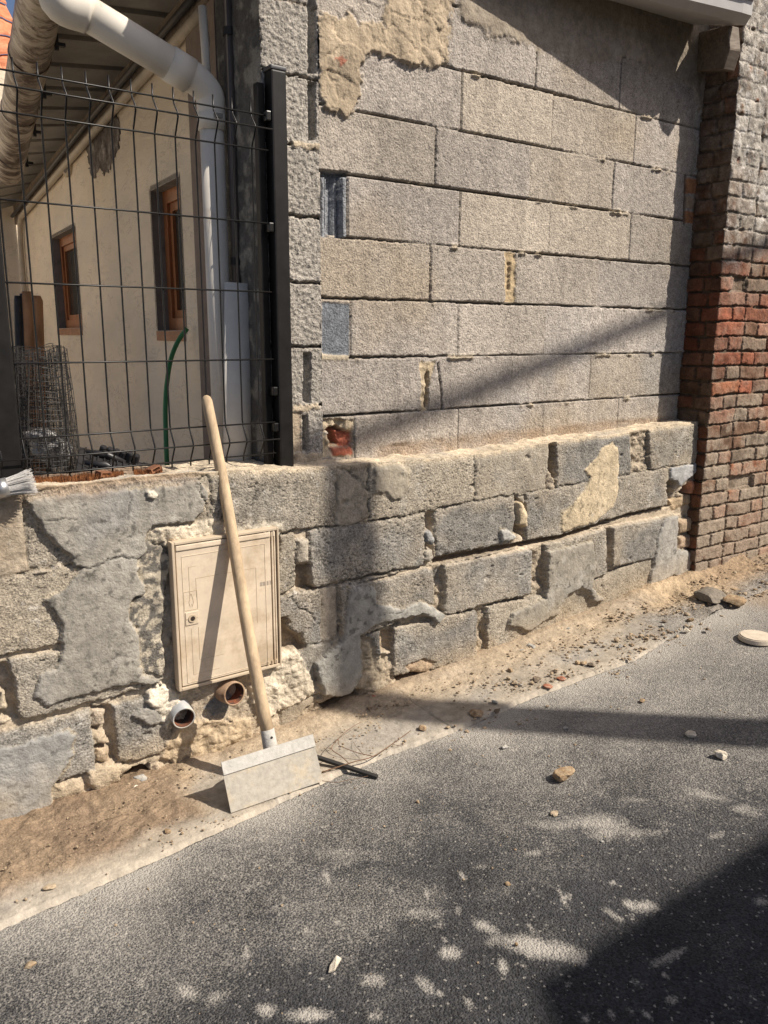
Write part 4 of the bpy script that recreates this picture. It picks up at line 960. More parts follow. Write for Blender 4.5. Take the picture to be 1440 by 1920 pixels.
for a, w in ((W_-.072, .008), (W_-.062, .012), (W_-.047, .007), (W_-.036, .005)): cb(bm, a, a+w, H_-.192, H_-.178, y1-.0003, y1+.0005)
bm_obj('worn_mark', bm, M_SMUDGE, cab).parent = door

# ------------------------------------------------------------------ PIPE STUBS
def pipe_mat(name, a, b_, r=.5, sc=12): return simple(name, a, r, var=.2, vs=18, col2=b_, c2s=sc, bs=.2, bd=.001, bsc=80)
M_GREYPVC = pipe_mat('grey_pvc', (.36, .37, .37), (.50, .45, .36)); M_RUSTPIPE = pipe_mat('tan_pipe', (.36, .25, .16), (.22, .12, .07)); M_PIN = pipe_mat('pipe_inside', (.05, .035, .028), (.22, .07, .03), .9, 25)
def stub(px, py, rad, ydir, length, m1, label, wall=.005):
    c = Vector(at(px, py, y=YL-.045)); d = Vector(ydir).normalized(); e_ = empty('pipe_stub', c-d*length, label, 'pipe')
    bm = bmesh.new(); rings = []
    for (r_, s_) in ((rad, -length), (rad, 0), (rad-wall, .0), (rad-wall, -length)):
        rings.append((r_, s_))
    T = d; u_ = T.orthogonal().normalized(); w_ = T.cross(u_); R_ = []
    for r_, s_ in rings: R_.append([bm.verts.new(c+T*s_+u_*r_*math.cos(k*math.pi/16)+w_*r_*math.sin(k*math.pi/16)) for k in range(32)])
    for a, b2 in zip(R_, R_[1:]):
        for k in range(32): bm.faces.new((a[k], a[(k+1) % 32], b2[(k+1) % 32], b2[k]))
    bmesh.ops.recalc_face_normals(bm, faces=bm.faces)
    o_ = bm_obj('pipe', bm, m1, e_, True); o_.data.materials.append(M_PIN)
    for p_ in o_.data.polygons:
        if p_.index >= 64: p_.material_index = 1
    bm = bmesh.new(); add_tube(bm, [c-d*(length*.55), c-d*(length*.5)], rad-wall-.0004, 32); bm_obj('inner_fill', bm, M_PIN, e_)
    me_ = bpy.data.objects[e_.children[0].name].data
    return e_
stub(345, 1347, .037, (-.10, -1, -.12), .16, M_GREYPVC, 'grey plastic pipe end sticking out of the wall below the meter cabinet, left one')
stub(440, 1301, .040, (.12, -1, .10), .16, M_RUSTPIPE, 'tan pipe end with a rusty inside, right under the meter cabinet')

# ------------------------------------------------------------------ FLOOR SCRAPER
M_ASH = wood('ash_handle', (.58, .44, .28), (.38, .28, .18), (70, 70, 9), .75, .6)
M_STEEL = simple('cement_steel', (.35, .32, .27), .75, var=.22, vs=70, bs=.7, bd=.0015, bsc=160, col2=(.43, .36, .26), c2s=16, c2r=(.50, .68))
M_STEEL2 = simple('cement_steel_top', (.44, .42, .38), .85, var=.2, vs=50, bs=.9, bd=.002, bsc=140)
M_BLK = simple('black_steel', (.03, .028, .027), .5, var=.3, bs=.2)
hb = Vector(at(512, 1428, y=-.395)); ht = Vector(at(388, 752, y=-.036))
sc_ = empty('floor_scraper', Vector((hb.x, -.46, gz(hb.x)+.014)), 'long handled floor scraper with a wide steel blade leaning on the low wall', 'scraper')
bm = bmesh.new(); hd_ = (ht-hb); L_ = hd_.length; hn = hd_.normalized()
pts = [hb+hn*(.085+(L_-.085)*k/14) for k in range(15)]; sd1 = hn.cross(Vector((0, 1, 0))).normalized()
pts = [p_+sd1*(.004*math.sin(k*.45)) for k, p_ in enumerate(pts)]
add_tube(bm, pts+[ht+hn*.012, ht+hn*.018], [.0205-.0035*k/14 for k in range(15)]+[.013, .006], 24); bm_obj('handle', bm, M_ASH, sc_, True)
bm = bmesh.new(); add_tube(bm, [hb-hn*.012, hb, hb+hn*.05, hb+hn*.10, hb+hn*.102], [.020, .0235, .0228, .022, .0205], 24); bm_obj('socket', bm, M_STEEL2, sc_, True)
bm = bmesh.new(); s1 = hb+hn*.085-Vector((0, .021, 0)); add_tube(bm, [s1, s1-Vector((0, .004, 0))], .004, 12); bm_obj('screw', bm, M_BLK, sc_)
bl = Vector(on_ground(433, 1526, .012)); br_ = Vector(on_ground(606, 1466, .012)); bl.z += .003; br_.z += .003
rise_ = Vector((.006, .070, .120)); rise_ = rise_.normalized()
n_ = (br_-bl).cross(rise_).normalized()
if n_.y > 0: n_ = -n_
bm = bmesh.new()
def plate(bm, a, b_, r0, r1, th, off=0, nx=24):
    # slightly wavy plate between two heights
    nu_ = nx; P0 = []
    for i in range(nu_+1):
        t_ = i/nu_; base_ = a.lerp(b_, t_); w_ = .0015*math.sin(t_*5+1)
        P0.append([base_+rise_*r0+n_*(off+w_), base_+rise_*r1+n_*(off+w_)])
    V0 = [[bm.verts.new(p_) for p_ in c_] for c_ in P0]; V1 = [[bm.verts.new(p_-n_*th) for p_ in c_] for c_ in P0]
    for i in range(nu_):
        bm.faces.new((V0[i][0], V0[i+1][0], V0[i+1][1], V0[i][1])); bm.faces.new((V1[i][0], V1[i][1], V1[i+1][1], V1[i+1][0]))
        bm.faces.new((V0[i][1], V0[i+1][1], V1[i+1][1], V1[i][1])); bm.faces.new((V0[i][0], V1[i][0], V1[i+1][0], V0[i+1][0]))
    for c0_, c1_ in ((V0[0], V1[0]), (V0[-1], V1[-1])): bm.faces.new((c0_[0], c0_[1], c1_[1], c1_[0]))
plate(bm, bl, br_, 0, .120, .002); bmesh.ops.recalc_face_normals(bm, faces=bm.faces)
bm_obj('blade', bm, M_STEEL, sc_)
bm = bmesh.new(); plate(bm, bl, br_, .108, .146, .006, .005); bmesh.ops.recalc_face_normals(bm, faces=bm.faces); bm_obj('blade_clamp', bm, M_STEEL2, sc_)
mid = bl.lerp(br_, .5)+rise_*.125; bx_ = (br_-bl).normalized()
bm = bmesh.new()
def strap(bm, pts, w, th):
    """flat steel strip standing on edge, width along rise_"""
    T, U = frames([Vector(p_) for p_ in pts]); pr = None
    for p_, t_ in zip(pts, T):
        wd = rise_; nn = t_.cross(wd).normalized(); p_ = Vector(p_)
        q4 = [bm.verts.new(p_+wd*w/2+nn*th/2), bm.verts.new(p_+wd*w/2-nn*th/2), bm.verts.new(p_-wd*w/2-nn*th/2), bm.verts.new(p_-wd*w/2+nn*th/2)]
        if pr:
            for k in range(4): bm.faces.new((pr[k], pr[(k+1) % 4], q4[(k+1) % 4], q4[k]))
        else: bm.faces.new(q4)
        pr = q4
    bm.faces.new(pr[::-1])
arc = [mid+bx_*(.058*math.cos(a))-n_*(.060*max(math.sin(a), 0))+rise_*.004 for a in [math.pi*k/18 for k in range(19)]]
strap(bm, arc, .030, .003); bmesh.ops.recalc_face_normals(bm, faces=bm.faces); bm_obj('brace', bm, simple('rusty_strap', (.16, .12, .09), .6, var=.3, vs=40), sc_)

# black rod and twigs
a = Vector(on_ground(708, 1457, .006)); b_ = Vector(at(598, 1421, y=-.40))
bm = bmesh.new(); d_ = (b_-a); b2 = a+d_*1.25; q_ = d_.to_track_quat('X', 'Z').to_matrix(); add_box(bm, (a+b2)/2, (d_.length*1.25, .016, .010), q_, .0015)
tag(bm_obj('flat_bar', bm, M_BLK), 'black flat bar lying from behind the scraper blade to the asphalt edge', 'bar')
M_TWIG = simple('dry_twig', (.17, .10, .06), .8, var=.3, vs=60)
def gp(px, py, h): return Vector(on_ground(px, py, .016+h))
bm = bmesh.new()
for P_, r_ in [([(603,1448,.0),(640,1436,.01),(665,1428,.015),(700,1418,.012),(735,1395,.006),(770,1370,.0)], .0022), ([(700,1418,.012),(672,1412,.02),(650,1404,.028),(636,1397,.03),(634,1385,.04)], .0016),
               ([(655,1432,.01),(640,1418,.02),(622,1404,.03),(634,1385,.045),(655,1367,.04),(676,1354,.03)], .0015), ([(683,1416,.01),(668,1400,.01),(662,1390,.0)], .0009), ([(622,1404,.03),(617,1407,.03)], .001), ([(735,1395,.006),(748,1398,.002),(760,1396,0)], .001),
               ([(604,1464,.0),(630,1467,.002),(655,1462,.0),(690,1455,.0)], .0010)]:
    pts_ = bez([gp(*k) for k in P_], 6); add_tube(bm, pts_, [r_*(1-.5*i/len(pts_)) for i in range(len(pts_))], 6)
tag(bm_obj('dry_twig', bm, M_TWIG, None, True), 'dry forked twig lying on the concrete strip right of the scraper', 'twig')

# ------------------------------------------------------------------ COURTYARD HOUSE (cream side wall, windows, pilaster, roof)
def wpt(y, z, off=0): return Vector((1.29+.07*y-off, y, z))
house = empty('courtyard_house', (1.5, 2.6, -.6), 'cream rendered house side with two narrow wooden windows inside the courtyard', 'house')
M_CREAM = None
def render_mat():
    m, nt, b = nmat('cream_render'); mpg = N(nt, 'ShaderNodeMapping'); mpg.inputs['Scale'].default_value = (1, .38, 1); nt.links.new(coords(nt), mpg.inputs['Vector']); co = mpg.outputs[0]
    n = noise(nt, co, 5, 6, .65); w_ = noise(nt, co, 14, 6, .7, 1.4); c = mixc(nt, mp(nt, n, .3, .7, 0, 1), (.78, .65, .48), (.70, .61, .48))
    ln_ = mp(nt, w_, .495, .51, 1, 0); ln2 = mp(nt, w_, .47, .495, 0, 1); cr = mth(nt, 'MULTIPLY', ln_, ln2)
    c = mixc(nt, mth(nt, 'MULTIPLY', cr, mp(nt, noise(nt, co, 9, 3), .5, .6, 0, .55)), c, (.20, .15, .10))
    nt.links.new(vscale(nt, c, mp(nt, noise(nt, co, 2.2, 4), .3, .7, .85, 1.12)), b.inputs['Base Color'])
    b.inputs['Roughness'].default_value = .9; bump(nt, b, mth(nt, 'ADD', w_, mth(nt, 'MULTIPLY', noise(nt, co, 60, 3), .25)), .012, .8); return m
M_CREAM = render_mat()
wins = [(.845, 1.245, .30, .905), (2.86, 3.66, .32, .925)]
bm = bmesh.new(); YE = 5.0
def quadw(bm, y0, y1, z0, z1, o0=0, o1=0):
    vs_ = [bm.verts.new(wpt(y, z, o)) for y, z, o in ((y0, z0, o0), (y1, z0, o1), (y1, z1, o1), (y0, z1, o0))]; bm.faces.new(vs_[::-1])
ysp = [.31]+[v for w_ in wins for v in w_[:2]]+[YE]; RV = -.11
for i, (a, b_) in enumerate(zip(ysp, ysp[1:])):
    if i % 2 == 0: quadw(bm, a, b_, -.62, 1.75)
    else:
        w_ = wins[i//2]; quadw(bm, a, b_, -.62, w_[2]); quadw(bm, a, b_, w_[3], 1.75)
bm_obj('side_wall', bm, M_CREAM, house)
M_REV = simple('grey_reveal', (.20, .175, .15), .95, var=.3, vs=14, bs=.8, bd=.006, bsc=30)
M_WIN = wood('brown_window_wood', (.36, .145, .055), (.24, .085, .035), (60, 60, 5), .45, .3)
M_GLS, ntg, bg = nmat('window_glass'); bg.inputs['Base Color'].default_value = (.06, .055, .045, 1); bg.inputs['Roughness'].default_value = .12; bg.inputs['Specular IOR Level'].default_value = .5
for (a, b_, z0, z1) in wins:
    bm = bmesh.new()
    prism(bm, [wpt(b_, z0), wpt(b_, z1), wpt(b_+.02, z1+.02), wpt(b_+.02, z0-.02)], (.13, 0, 0)); prism(bm, [wpt(a, z0), wpt(a, z1), wpt(a-.02, z1+.02), wpt(a-.02, z0-.02)], (.13, 0, 0))
    prism(bm, [wpt(a, z1+.001), wpt(b_, z1+.001), wpt(b_, z1+.02), wpt(a, z1+.02)], (.13, 0, 0)); bmesh.ops.recalc_face_normals(bm, faces=bm.faces); bm_obj('window_reveal', bm, M_REV, house)
    wn_ = bmesh.new(); fw_ = .055
    def wb(bm_, y0, y1, za, zb_, o0, o1): prism(bm_, [wpt(y0, za, o0), wpt(y1, za, o0), wpt(y1, zb_, o0), wpt(y0, zb_, o0)], (o0-o1, 0, 0))
    for (y0, y1, za, zb_) in ((a, a+fw_, z0, z1), (b_-fw_, b_, z0, z1), (a+fw_, b_-fw_, z0, z0+fw_), (a+fw_, b_-fw_, z1-fw_, z1)): wb(wn_, y0, y1, za, zb_, -.055, -.095)
    for (y0, y1, za, zb_) in ((a+fw_, a+fw_+.035, z0+fw_, z1-fw_), (b_-fw_-.035, b_-fw_, z0+fw_, z1-fw_), (a+fw_+.035, b_-fw_-.035, z0+fw_, z0+fw_+.035), (a+fw_+.035, b_-fw_-.035, z1-fw_-.035, z1-fw_)): wb(wn_, y0, y1, za, zb_, -.068, -.09)
    bmesh.ops.recalc_face_normals(wn_, faces=wn_.faces); w0 = bm_obj('window_frame', wn_, M_WIN, house)
    gl_ = bmesh.new(); wb(gl_, a+fw_+.03, b_-fw_-.03, z0+fw_+.03, z1-fw_-.03, -.082, -.085); g_ = bm_obj('pane', gl_, M_GLS, house); g_.parent = w0; g_.matrix_parent_inverse = Matrix.Translation(-Vector(house.location)) if False else w0.matrix_parent_inverse.inverted() @ Matrix.Translation(-Vector(house.location)) if False else Matrix.Identity(4)
    w0.matrix_parent_inverse = Matrix.Translation(-Vector(house.location))
    bm = bmesh.new(); prism(bm, [wpt(a-.0, z0-.045, .008), wpt(b_+.0, z0-.045, .008), wpt(b_+.0, z0-.002, .008), wpt(a-.0, z0-.002, .008)], (.10, 0, 0)); bmesh.ops.recalc_face_normals(bm, faces=bm.faces); bm_obj('window_sill', bm, wood('sill_wood', (.42, .22, .12), (.30, .15, .08), (60, 6, 60)), house)
# grey stripped patch of render high on the wall and round vent
bm = bmesh.new(); P_ = [(160,262),(175,215),(212,182),(224,230),(224,275),(214,300),(206,318),(196,330),(188,310),(178,335),(170,325),(166,300)]
rj = random.Random(12); PJ = []
for (x0, y0), (x1, y1) in zip(P_, P_[1:]+P_[:1]):
    for k in range(7):
        t_ = k/7; PJ.append((x0+(x1-x0)*t_+rj.uniform(-2.6, 2.6)*(k > 0), y0+(y1-y0)*t_+rj.uniform(-4, 4)*(k > 0)))
vs_ = [Vector(atw(px, py, .002)) for px, py in PJ]; prism(bm, vs_, (-.003, 0, 0)); bmesh.ops.recalc_face_normals(bm, faces=bm.faces)
bm_obj('bare_patch', bm, simple('bare_masonry', (.15, .125, .105), .95, var=.8, vs=14, bs=1.0, bd=.05, bsc=16, col2=(.30, .27, .23), c2s=9, c2r=(.52, .6)), house)
c = Vector(atw(127, 305, .01)); bm = bmesh.new()
for s_ in (0,): 
    r_ = bmesh.ops.create_cone(bm, cap_ends=True, segments=28, radius1=.085, radius2=.08, depth=.03); bmesh.ops.rotate(bm, verts=r_['verts'], cent=(0, 0, 0), matrix=Matrix.Rotation(math.pi/2, 3, 'Y')); bmesh.ops.translate(bm, verts=r_['verts'], vec=c)
bm_obj('round_vent', bm, simple('vent_cream', (.50, .40, .28), .8), house)
bm = bmesh.new(); r_ = bmesh.ops.create_cone(bm, cap_ends=True, segments=28, radius1=.06, radius2=.06, depth=.034); bmesh.ops.rotate(bm, verts=r_['verts'], cent=(0, 0, 0), matrix=Matrix.Rotation(math.pi/2, 3, 'Y')); bmesh.ops.translate(bm, verts=r_['verts'], vec=c)
bm_obj('vent_recess', bm, M_REV, house)
# back wall of the courtyard, sloping soffit and its battens
bm = bmesh.new(); add_box(bm, (-.6, 5.08, .85), (4.6, .12, 2.95)); bm_obj('back_wall', bm, M_CREAM, house)
M_SOF = simple('soffit_boards', (.27, .25, .22), .8, var=.2, vs=10)
def ez(y): return 1.50-.037*y            # height where soffit meets the wall
GO = .545                                  # gutter distance from wall
def gzc(y): return 1.40-.045*y
def gof(y): return max(.53-.075*(y-.6), .24)
def gcl(y):
    # gutter centre line: hangs steeper than the eave, closer to the wall at its far end
    t_ = (y-.6)/1.7; return Vector((.80+t_*.225, y, 1.356-.216*t_))
bm = bmesh.new(); nb_ = 15
for k in range(nb_):
    y0 = .16+4.9*k/nb_; y1 = .16+4.9*(k+.82)/nb_; y2 = .16+4.9*(k+1)/nb_
    for (ya, yb_, o_) in ((y0, y1, 0), (y1, y2, .018)):
        a_ = [wpt(ya, ez(ya)+o_, 0), wpt(yb_, ez(yb_)+o_, 0), wpt(yb_, gzc(yb_)+.06+o_, gof(yb_)), wpt(ya, gzc(ya)+.06+o_, gof(ya))]
        prism(bm, a_, (0, 0, .03))
    yb_ = y1; 
bmesh.ops.recalc_face_normals(bm, faces=bm.faces); bm_obj('soffit', bm, M_SOF, house)
bm = bmesh.new(); a_ = [wpt(.16, ez(0)+.07, -.05), wpt(5.05, ez(5)+.07, -.05), wpt(5.05, gzc(5)+.11, gof(5)+.01), wpt(.16, gzc(.16)+.11, gof(.16)+.01)]; prism(bm, a_, (0, 0, .04)); bmesh.ops.recalc_face_normals(bm, faces=bm.faces); bm_obj('roof', bm, simple('roof_dark', (.16, .09, .06), .9), house)
bm = bmesh.new(); a_ = [wpt(.3, ez(.3)-.10, .004), wpt(4.99, ez(4.99)-.16, .004), wpt(4.99, ez(4.99)-.002, .004), wpt(.3, ez(.3)-.002, .004)]; prism(bm, a_, (-.03, 0, 0)); bmesh.ops.recalc_face_normals(bm, faces=bm.faces)
bm_obj('wall_plate', bm, simple('rough_plate', (.20, .155, .115), .95, var=.5, vs=18, bs=1, bd=.01, bsc=20), house)
# gutter, stained
def gut_mat():
    m, nt, b = nmat('stained_gutter'); co = coords(nt)
    mpn = N(nt, 'ShaderNodeMapping'); mpn.inputs['Scale'].default_value = (7, 12, 7); nt.links.new(co, mpn.inputs['Vector'])
    n = noise(nt, mpn.outputs[0], 1, 8, .72, 1.6); n2 = noise(nt, co, 3.5, 4, .6)
    k = mth(nt, 'ADD', n, mth(nt, 'MULTIPLY', n2, .6)); c = mixc(nt, mp(nt, k, .70, .86, 0, 1), (.46, .39, .30), (.085, .05, .03))
    nt.links.new(c, b.inputs['Base Color']); b.inputs['Roughness'].default_value = .45; return m
M_GUT = gut_mat()
gut = empty('roof_gutter', gcl(1.2), 'brown stained roof gutter running back along the courtyard eave', 'gutter')
bm = bmesh.new(); pts = []; ys_ = np.linspace(-.3, 2.42, 24)
pts = [gcl(y) for y in ys_]; add_tube(bm, pts, .072, 28); bm_obj('channel', bm, M_GUT, gut, True)
bm = bmesh.new()
for y in (.38, .46, 1.0, 1.55, 2.1): add_tube(bm, [gcl(y), gcl(y+.022)], .0755, 28); bm_obj('joint_band', bm, M_GUT, gut); bm = bmesh.new()
for k, y in enumerate((.85, 1.3, 1.75, 2.2)):
    bm = bmesh.new(); c = gcl(y)+Vector((.072, 0, .03)); add_box(bm, c+Vector((.006, 0, -.005)), (.012, .014, .12)); add_box(bm, c+Vector((.02, 0, -.045)), (.03, .02, .012)); bm_obj('bracket', bm, M_BLK, gut)
# orange tiled roof further left
til = empty('tiled_roof', (1.0, 5.3, 1.5), 'orange clay tiled roof beyond the gutter at the top left corner', 'roof')
M_TILE = simple('orange_tile', (.50, .17, .08), .8, var=.35, vs=9, col2=(.62, .27, .15), c2s=12, bs=.5, bd=.004, bsc=60)
bm = bmesh.new()
T0 = Vector(at(30, 146, y=5.15))
for r__ in range(8):
    for c__ in range(7):
        x0 = T0.x+.16-.24*(c__+1); y0 = T0.y+.20*r__; z0_ = T0.z+.20*r__
        n__ = 8; ring = []
        for j in range(2):
            row_ = []
            for i in range(n__+1):
                t_ = i/n__; zz = .028*math.sin(t_*math.pi)**.7 if t_ < .75 else .02*math.sin((1-t_)*math.pi)
                row_.append(Vector((x0+t_*.238, y0+j*.23, z0_+j*.205+zz+(.0 if j else .018))))
            ring.append(row_)
        vt = [[bm.verts.new(p_) for p_ in row_] for row_ in ring]; vb = [[bm.verts.new(p_-Vector((0, 0, .016))) for p_ in row_] for row_ in ring]
        for i in range(n__):
            bm.faces.new((vt[0][i], vt[0][i+1], vt[1][i+1], vt[1][i])); bm.faces.new((vb[0][i], vb[0][i+1], vt[0][i+1], vt[0][i]))
            bm.faces.new((vb[0][i+1], vb[0][i], vb[1][i], vb[1][i+1]))
bm_obj('tiles', bm, M_TILE, til)
bm = bmesh.new(); add_tube(bm, [(T0.x-1.5, T0.y-.05, T0.z-.05), (T0.x+.17, T0.y-.05, T0.z-.05)], .05, 14); bm_obj('eave_gutter', bm, simple('grey_zinc', (.36, .37, .38), .35, .6), til, True)

# pvc downpipe
M_PVC = simple('white_pvc', (.66, .62, .545), .7, var=.10, vs=6, col2=(.42, .33, .24), c2s=7, c2r=(.58, .78), spec=.12)
PA = Vector(at(135, 8, y=.26)); PB = Vector(at(372, 152, y=.24)); PC = Vector(at(396, 215, y=.24)); PD = Vector(at(408, 700, y=.24)); PD = Vector((PC.x+.004, PC.y+.004, -.50))
dp = empty('downpipe', PD, 'white plastic downpipe running from the gutter down beside the pilaster', 'downpipe')
dirn = (PB-PA).normalized(); elb = bez([PB-dirn*.06, PB-dirn*.01, PB+Vector((.035, 0, -.035)), PC+Vector((0, 0, .01)), PC-Vector((0, 0, .05))], 8)
bm = bmesh.new(); add_tube(bm, [PA-dirn*.02, PB-dirn*.03], .0505, 28); bm_obj('sloping_pipe', bm, M_PVC, dp, True)
bm = bmesh.new(); add_tube(bm, elb, [.0505-.006*i/len(elb) for i in range(len(elb))], 28); bm_obj('lower_elbow', bm, M_PVC, dp, True)
bm = bmesh.new(); add_tube(bm, [PB-dirn*.105, PB-dirn*.03], .0545, 28); bm_obj('socket', bm, M_PVC, dp, True)
bm = bmesh.new(); add_tube(bm, [PC-Vector((0, 0, .03)), PD], .040, 28); bm_obj('vertical_pipe', bm, M_PVC, dp, True)
bm = bmesh.new(); add_tube(bm, [PC-Vector((0, 0, .0)), PC-Vector((0, 0, .045))], .0465, 28); bm_obj('collar', bm, M_PVC, dp, True)
g0 = gcl(.27)
bm = bmesh.new(); add_tube(bm, bez([g0+Vector((.02, 0, .055)), g0+Vector((.075, 0, .06)), PA-dirn*.045, PA+dirn*.05], 8), .056, 28); bm_obj('upper_elbow', bm, M_PVC, dp, True)
bm = bmesh.new(); cz_ = Vector(at(398, 222, y=.24)); add_tube(bm, [cz_+Vector((0, 0, .006)), cz_-Vector((0, 0, .006))], .0425, 24); add_tube(bm, [cz_+Vector((.01, .03, 0)), cz_+Vector((.09, .09, 0))], .006, 8); add_box(bm, cz_+Vector((0, -.045, 0)), (.03, .012, .014)); bm_obj('clip', bm, simple('galvanised', (.32, .31, .29), .4, .7), dp)
bm = bmesh.new(); x_ = PC.x; add_tube(bm, [at(379, 12, y=.30), at(391, 185, y=.30)], .014, 14)
tag(bm_obj('thin_white_pipe', bm, M_PVC, None, True), 'short thin white pipe standing above the downpipe elbow', 'pipe')
# dark vertical pipe with clamps
bm = bmesh.new(); e_ = empty('drain_pipe', (1.25, .22, -.5), 'dark metal drain pipe clamped to the shaded side of the block pier', 'pipe')
A_ = Vector(at(437, 10, y=.20)); xx_ = 1.262; A_.x = at(437, 300, y=.20)[0]
add_tube(bm, [(A_.x, .20, 1.9), (A_.x, .20, -.5)], .0165, 18); bm_obj('pipe', bm, simple('brown_pipe', (.10, .085, .075), .4, var=.2, metal=.2), e_, True)
for py in (62, 490):
    c = Vector((A_.x, .20, at(437, py, y=.20)[2])); bm = bmesh.new(); add_tube(bm, [c+Vector((0, 0, .012)), c-Vector((0, 0, .012))], .0205, 18); add_tube(bm, [c, c+Vector((.06, 0, 0))], .006, 8); bm_obj('clamp', bm, M_BLK, e_)
bm = bmesh.new(); add_box(bm, (1.295+.03, .46, .60), (.06, .30, 2.4), Matrix.Rotation(-.07, 3, 'Z')); bm_obj('pilaster_strip', bm, simple('pinkish_board', (.21, .165, .135), .9, var=.2), house)
# sloping conduits under the eave
for (off_, dz_, r_, col_, nm, lb) in ((.030, -.115, .020, (.44, .37, .28), 'conduit', 'cream conduit pipe sloping along under the courtyard eave'), (.060, -.075, .014, (.05, .045, .04), 'black_cable', 'black cable running beside the cream conduit under the eave')):
    bm = bmesh.new(); pts = [wpt(y, ez(y)+dz_-.012*(y-2) if y > 2 else ez(y)+dz_, off_) for y in np.linspace(.42, 4.9, 20)]
    if nm == 'conduit': pts = pts[:-1]+[wpt(4.75, ez(4.7)-.20, off_), wpt(4.80, 1.0, off_), wpt(4.86, .0, off_), wpt(4.86, -.5, off_)]
    add_tube(bm, pts, r_, 14)
    tag(bm_obj(nm, bm, simple(nm+'_mat', col_, .5, var=.15), None, True), lb, 'conduit' if nm == 'conduit' else 'cable')

# ------------------------------------------------------------------ FENCE
M_FEN = simple('black_fence_paint', (.008, .0075, .007), .38, var=.2, vs=8, spec=.35)
M_FEN2 = simple('black_fence_post', (.010, .009, .0085), .5, var=.5, vs=25, spec=.22, bs=.15, bsc=60)
YF = -.03
fen = empty('mesh_fence_panel', (.9, YF, -.12), 'black welded mesh fence panel with bent V folds between two posts', 'fence panel')
ZT = .985; Zb = -.125
xv = [.554-.0619*k for k in (8, 7, 6, 5, 4, 3, 2, 1)]+[.554, .615, .677, .740, .802, .864, .926, .988, 1.051, 1.112, 1.173, 1.236]
folds = [(.952, .909, .848), (-.004, -.057, -.11)]
def vfold(x):
    return [(x, YF, ZT), (x, YF, .945), (x, YF-.032, .906), (x, YF, .852), (x, YF, .6), (x, YF, .0), (x, YF-.032, -.056), (x, YF, -.108), (x, YF, Zb)]
for x in xv:
    bm = bmesh.new(); P_ = [Vector(q_) for q_ in vfold(x)]; out = [P_[0]]
    for i in range(1, len(P_)-1):
        a_, b_, c_ = P_[i-1], P_[i], P_[i+1]; out += [b_+(a_-b_).normalized()*.007, b_+(c_-b_).normalized()*.007]
    out.append(P_[-1]); add_tube(bm, out, .0026, 8); bm_obj('upright_wire', bm, M_FEN, fen, True)
for z, yo in ((.951, 0), (.906, -.036), (.850, 0), (.632, 0), (.420, 0), (.205, 0), (-.003, 0), (-.057, -.036), (-.108, 0)):
    bm = bmesh.new(); add_tube(bm, [(.02, YF+yo-.0045 if yo == 0 else YF+yo, z), (1.292, YF+yo-.0045 if yo == 0 else YF+yo, z)], .0026, 8); bm_obj('cross_wire', bm, M_FEN, fen, True)
def post(x0, x1, zt, label, yb_=-.05, dep=.05, pl=True):
    e_ = empty('fence_post', ((x0+x1)/2, YF, -.15), label, 'fence post', 'posts of the black mesh fence')
    bm = bmesh.new(); add_box(bm, ((x0+x1)/2, yb_+dep/2, (zt-.20)/2), (x1-x0, dep, zt+.20), None, .006); bm_obj('tube', bm, M_FEN2, e_)
    bm = bmesh.new(); add_box(bm, ((x0+x1)/2, yb_+dep/2, zt+.006), (x1-x0+.004, dep+.004, .012), None, .004); bm_obj('cap', bm, simple('post_cap', (.08, .08, .085), .5), e_)
    for z in (.95, .62, .10, -.02):
        bm = bmesh.new(); add_box(bm, (x0-.008, yb_+dep*.4, z), (.02, .03, .03), None, .004); bm_obj('clip', bm, M_FEN, e_)
    return e_
post(1.300, 1.353, 1.085, 'black square fence post standing against the concrete block pier')
post(.425, .485, 1.30, 'black square fence post at the left edge of the photo')
bm = bmesh.new(); add_box(bm, (1.281, .0, .45), (.024, .03, 1.2), None, .003); tag(bm_obj('steel_angle', bm, M_FEN2), 'narrow black upright profile fixed just left of the pier side fence post', 'bracket')

# ------------------------------------------------------------------ THINGS IN THE COURTYARD
M_HOSE = simple('green_hose', (.03, .17, .05), .45, var=.15, spec=.5)
bm = bmesh.new(); hp = [atw(351, 616, .03), atw(336, 636, .06), atw(322, 668, .10), atw(314, 710, .14), atw(310, 760, .17), atw(311, 820, .19), atw(314, 890, .20)]
hp.append(np.array(hp[-1])-np.array([0, 0, .4])); add_tube(bm, bez(hp, 6), .0095, 14)
tag(bm_obj('garden_hose', bm, M_HOSE, None, True), 'green garden hose hanging from the sill of the nearer window', 'hose')
# leaning plastic half pipe
bm = bmesh.new(); c0 = Vector(at(453, 532, y=.145)); c1 = Vector(at(449, 870, y=.135)); ax_ = (c1-c0).normalized(); c1 = c0+ax_*.95
def shell(bm, c0, c1, r, a0, a1, th, n=24, rise=0):
    ax_ = (c1-c0).normalized(); ux_ = Vector((1, 0, 0)); ux_ = (ux_-ax_*ux_.dot(ax_)).normalized(); uy_ = ax_.cross(ux_)
    V = []
    for c_ in (c0, c1):
        for r_ in (r, r-th):
            V.append([bm.verts.new(c_+ux_*r_*math.cos(a0+(a1-a0)*k/n)+uy_*r_*math.sin(a0+(a1-a0)*k/n)) for k in range(n+1)])
    for k in range(n):
        bm.faces.new((V[0][k], V[0][k+1], V[2][k+1], V[2][k])); bm.faces.new((V[1][k], V[3][k], V[3][k+1], V[1][k+1]))
        bm.faces.new((V[0][k], V[1][k], V[1][k+1], V[0][k+1])); bm.faces.new((V[2][k], V[2][k+1], V[3][k+1], V[3][k]))
    bm.faces.new((V[0][0], V[2][0], V[3][0], V[1][0])); bm.faces.new((V[0][-1], V[1][-1], V[3][-1], V[2][-1]))
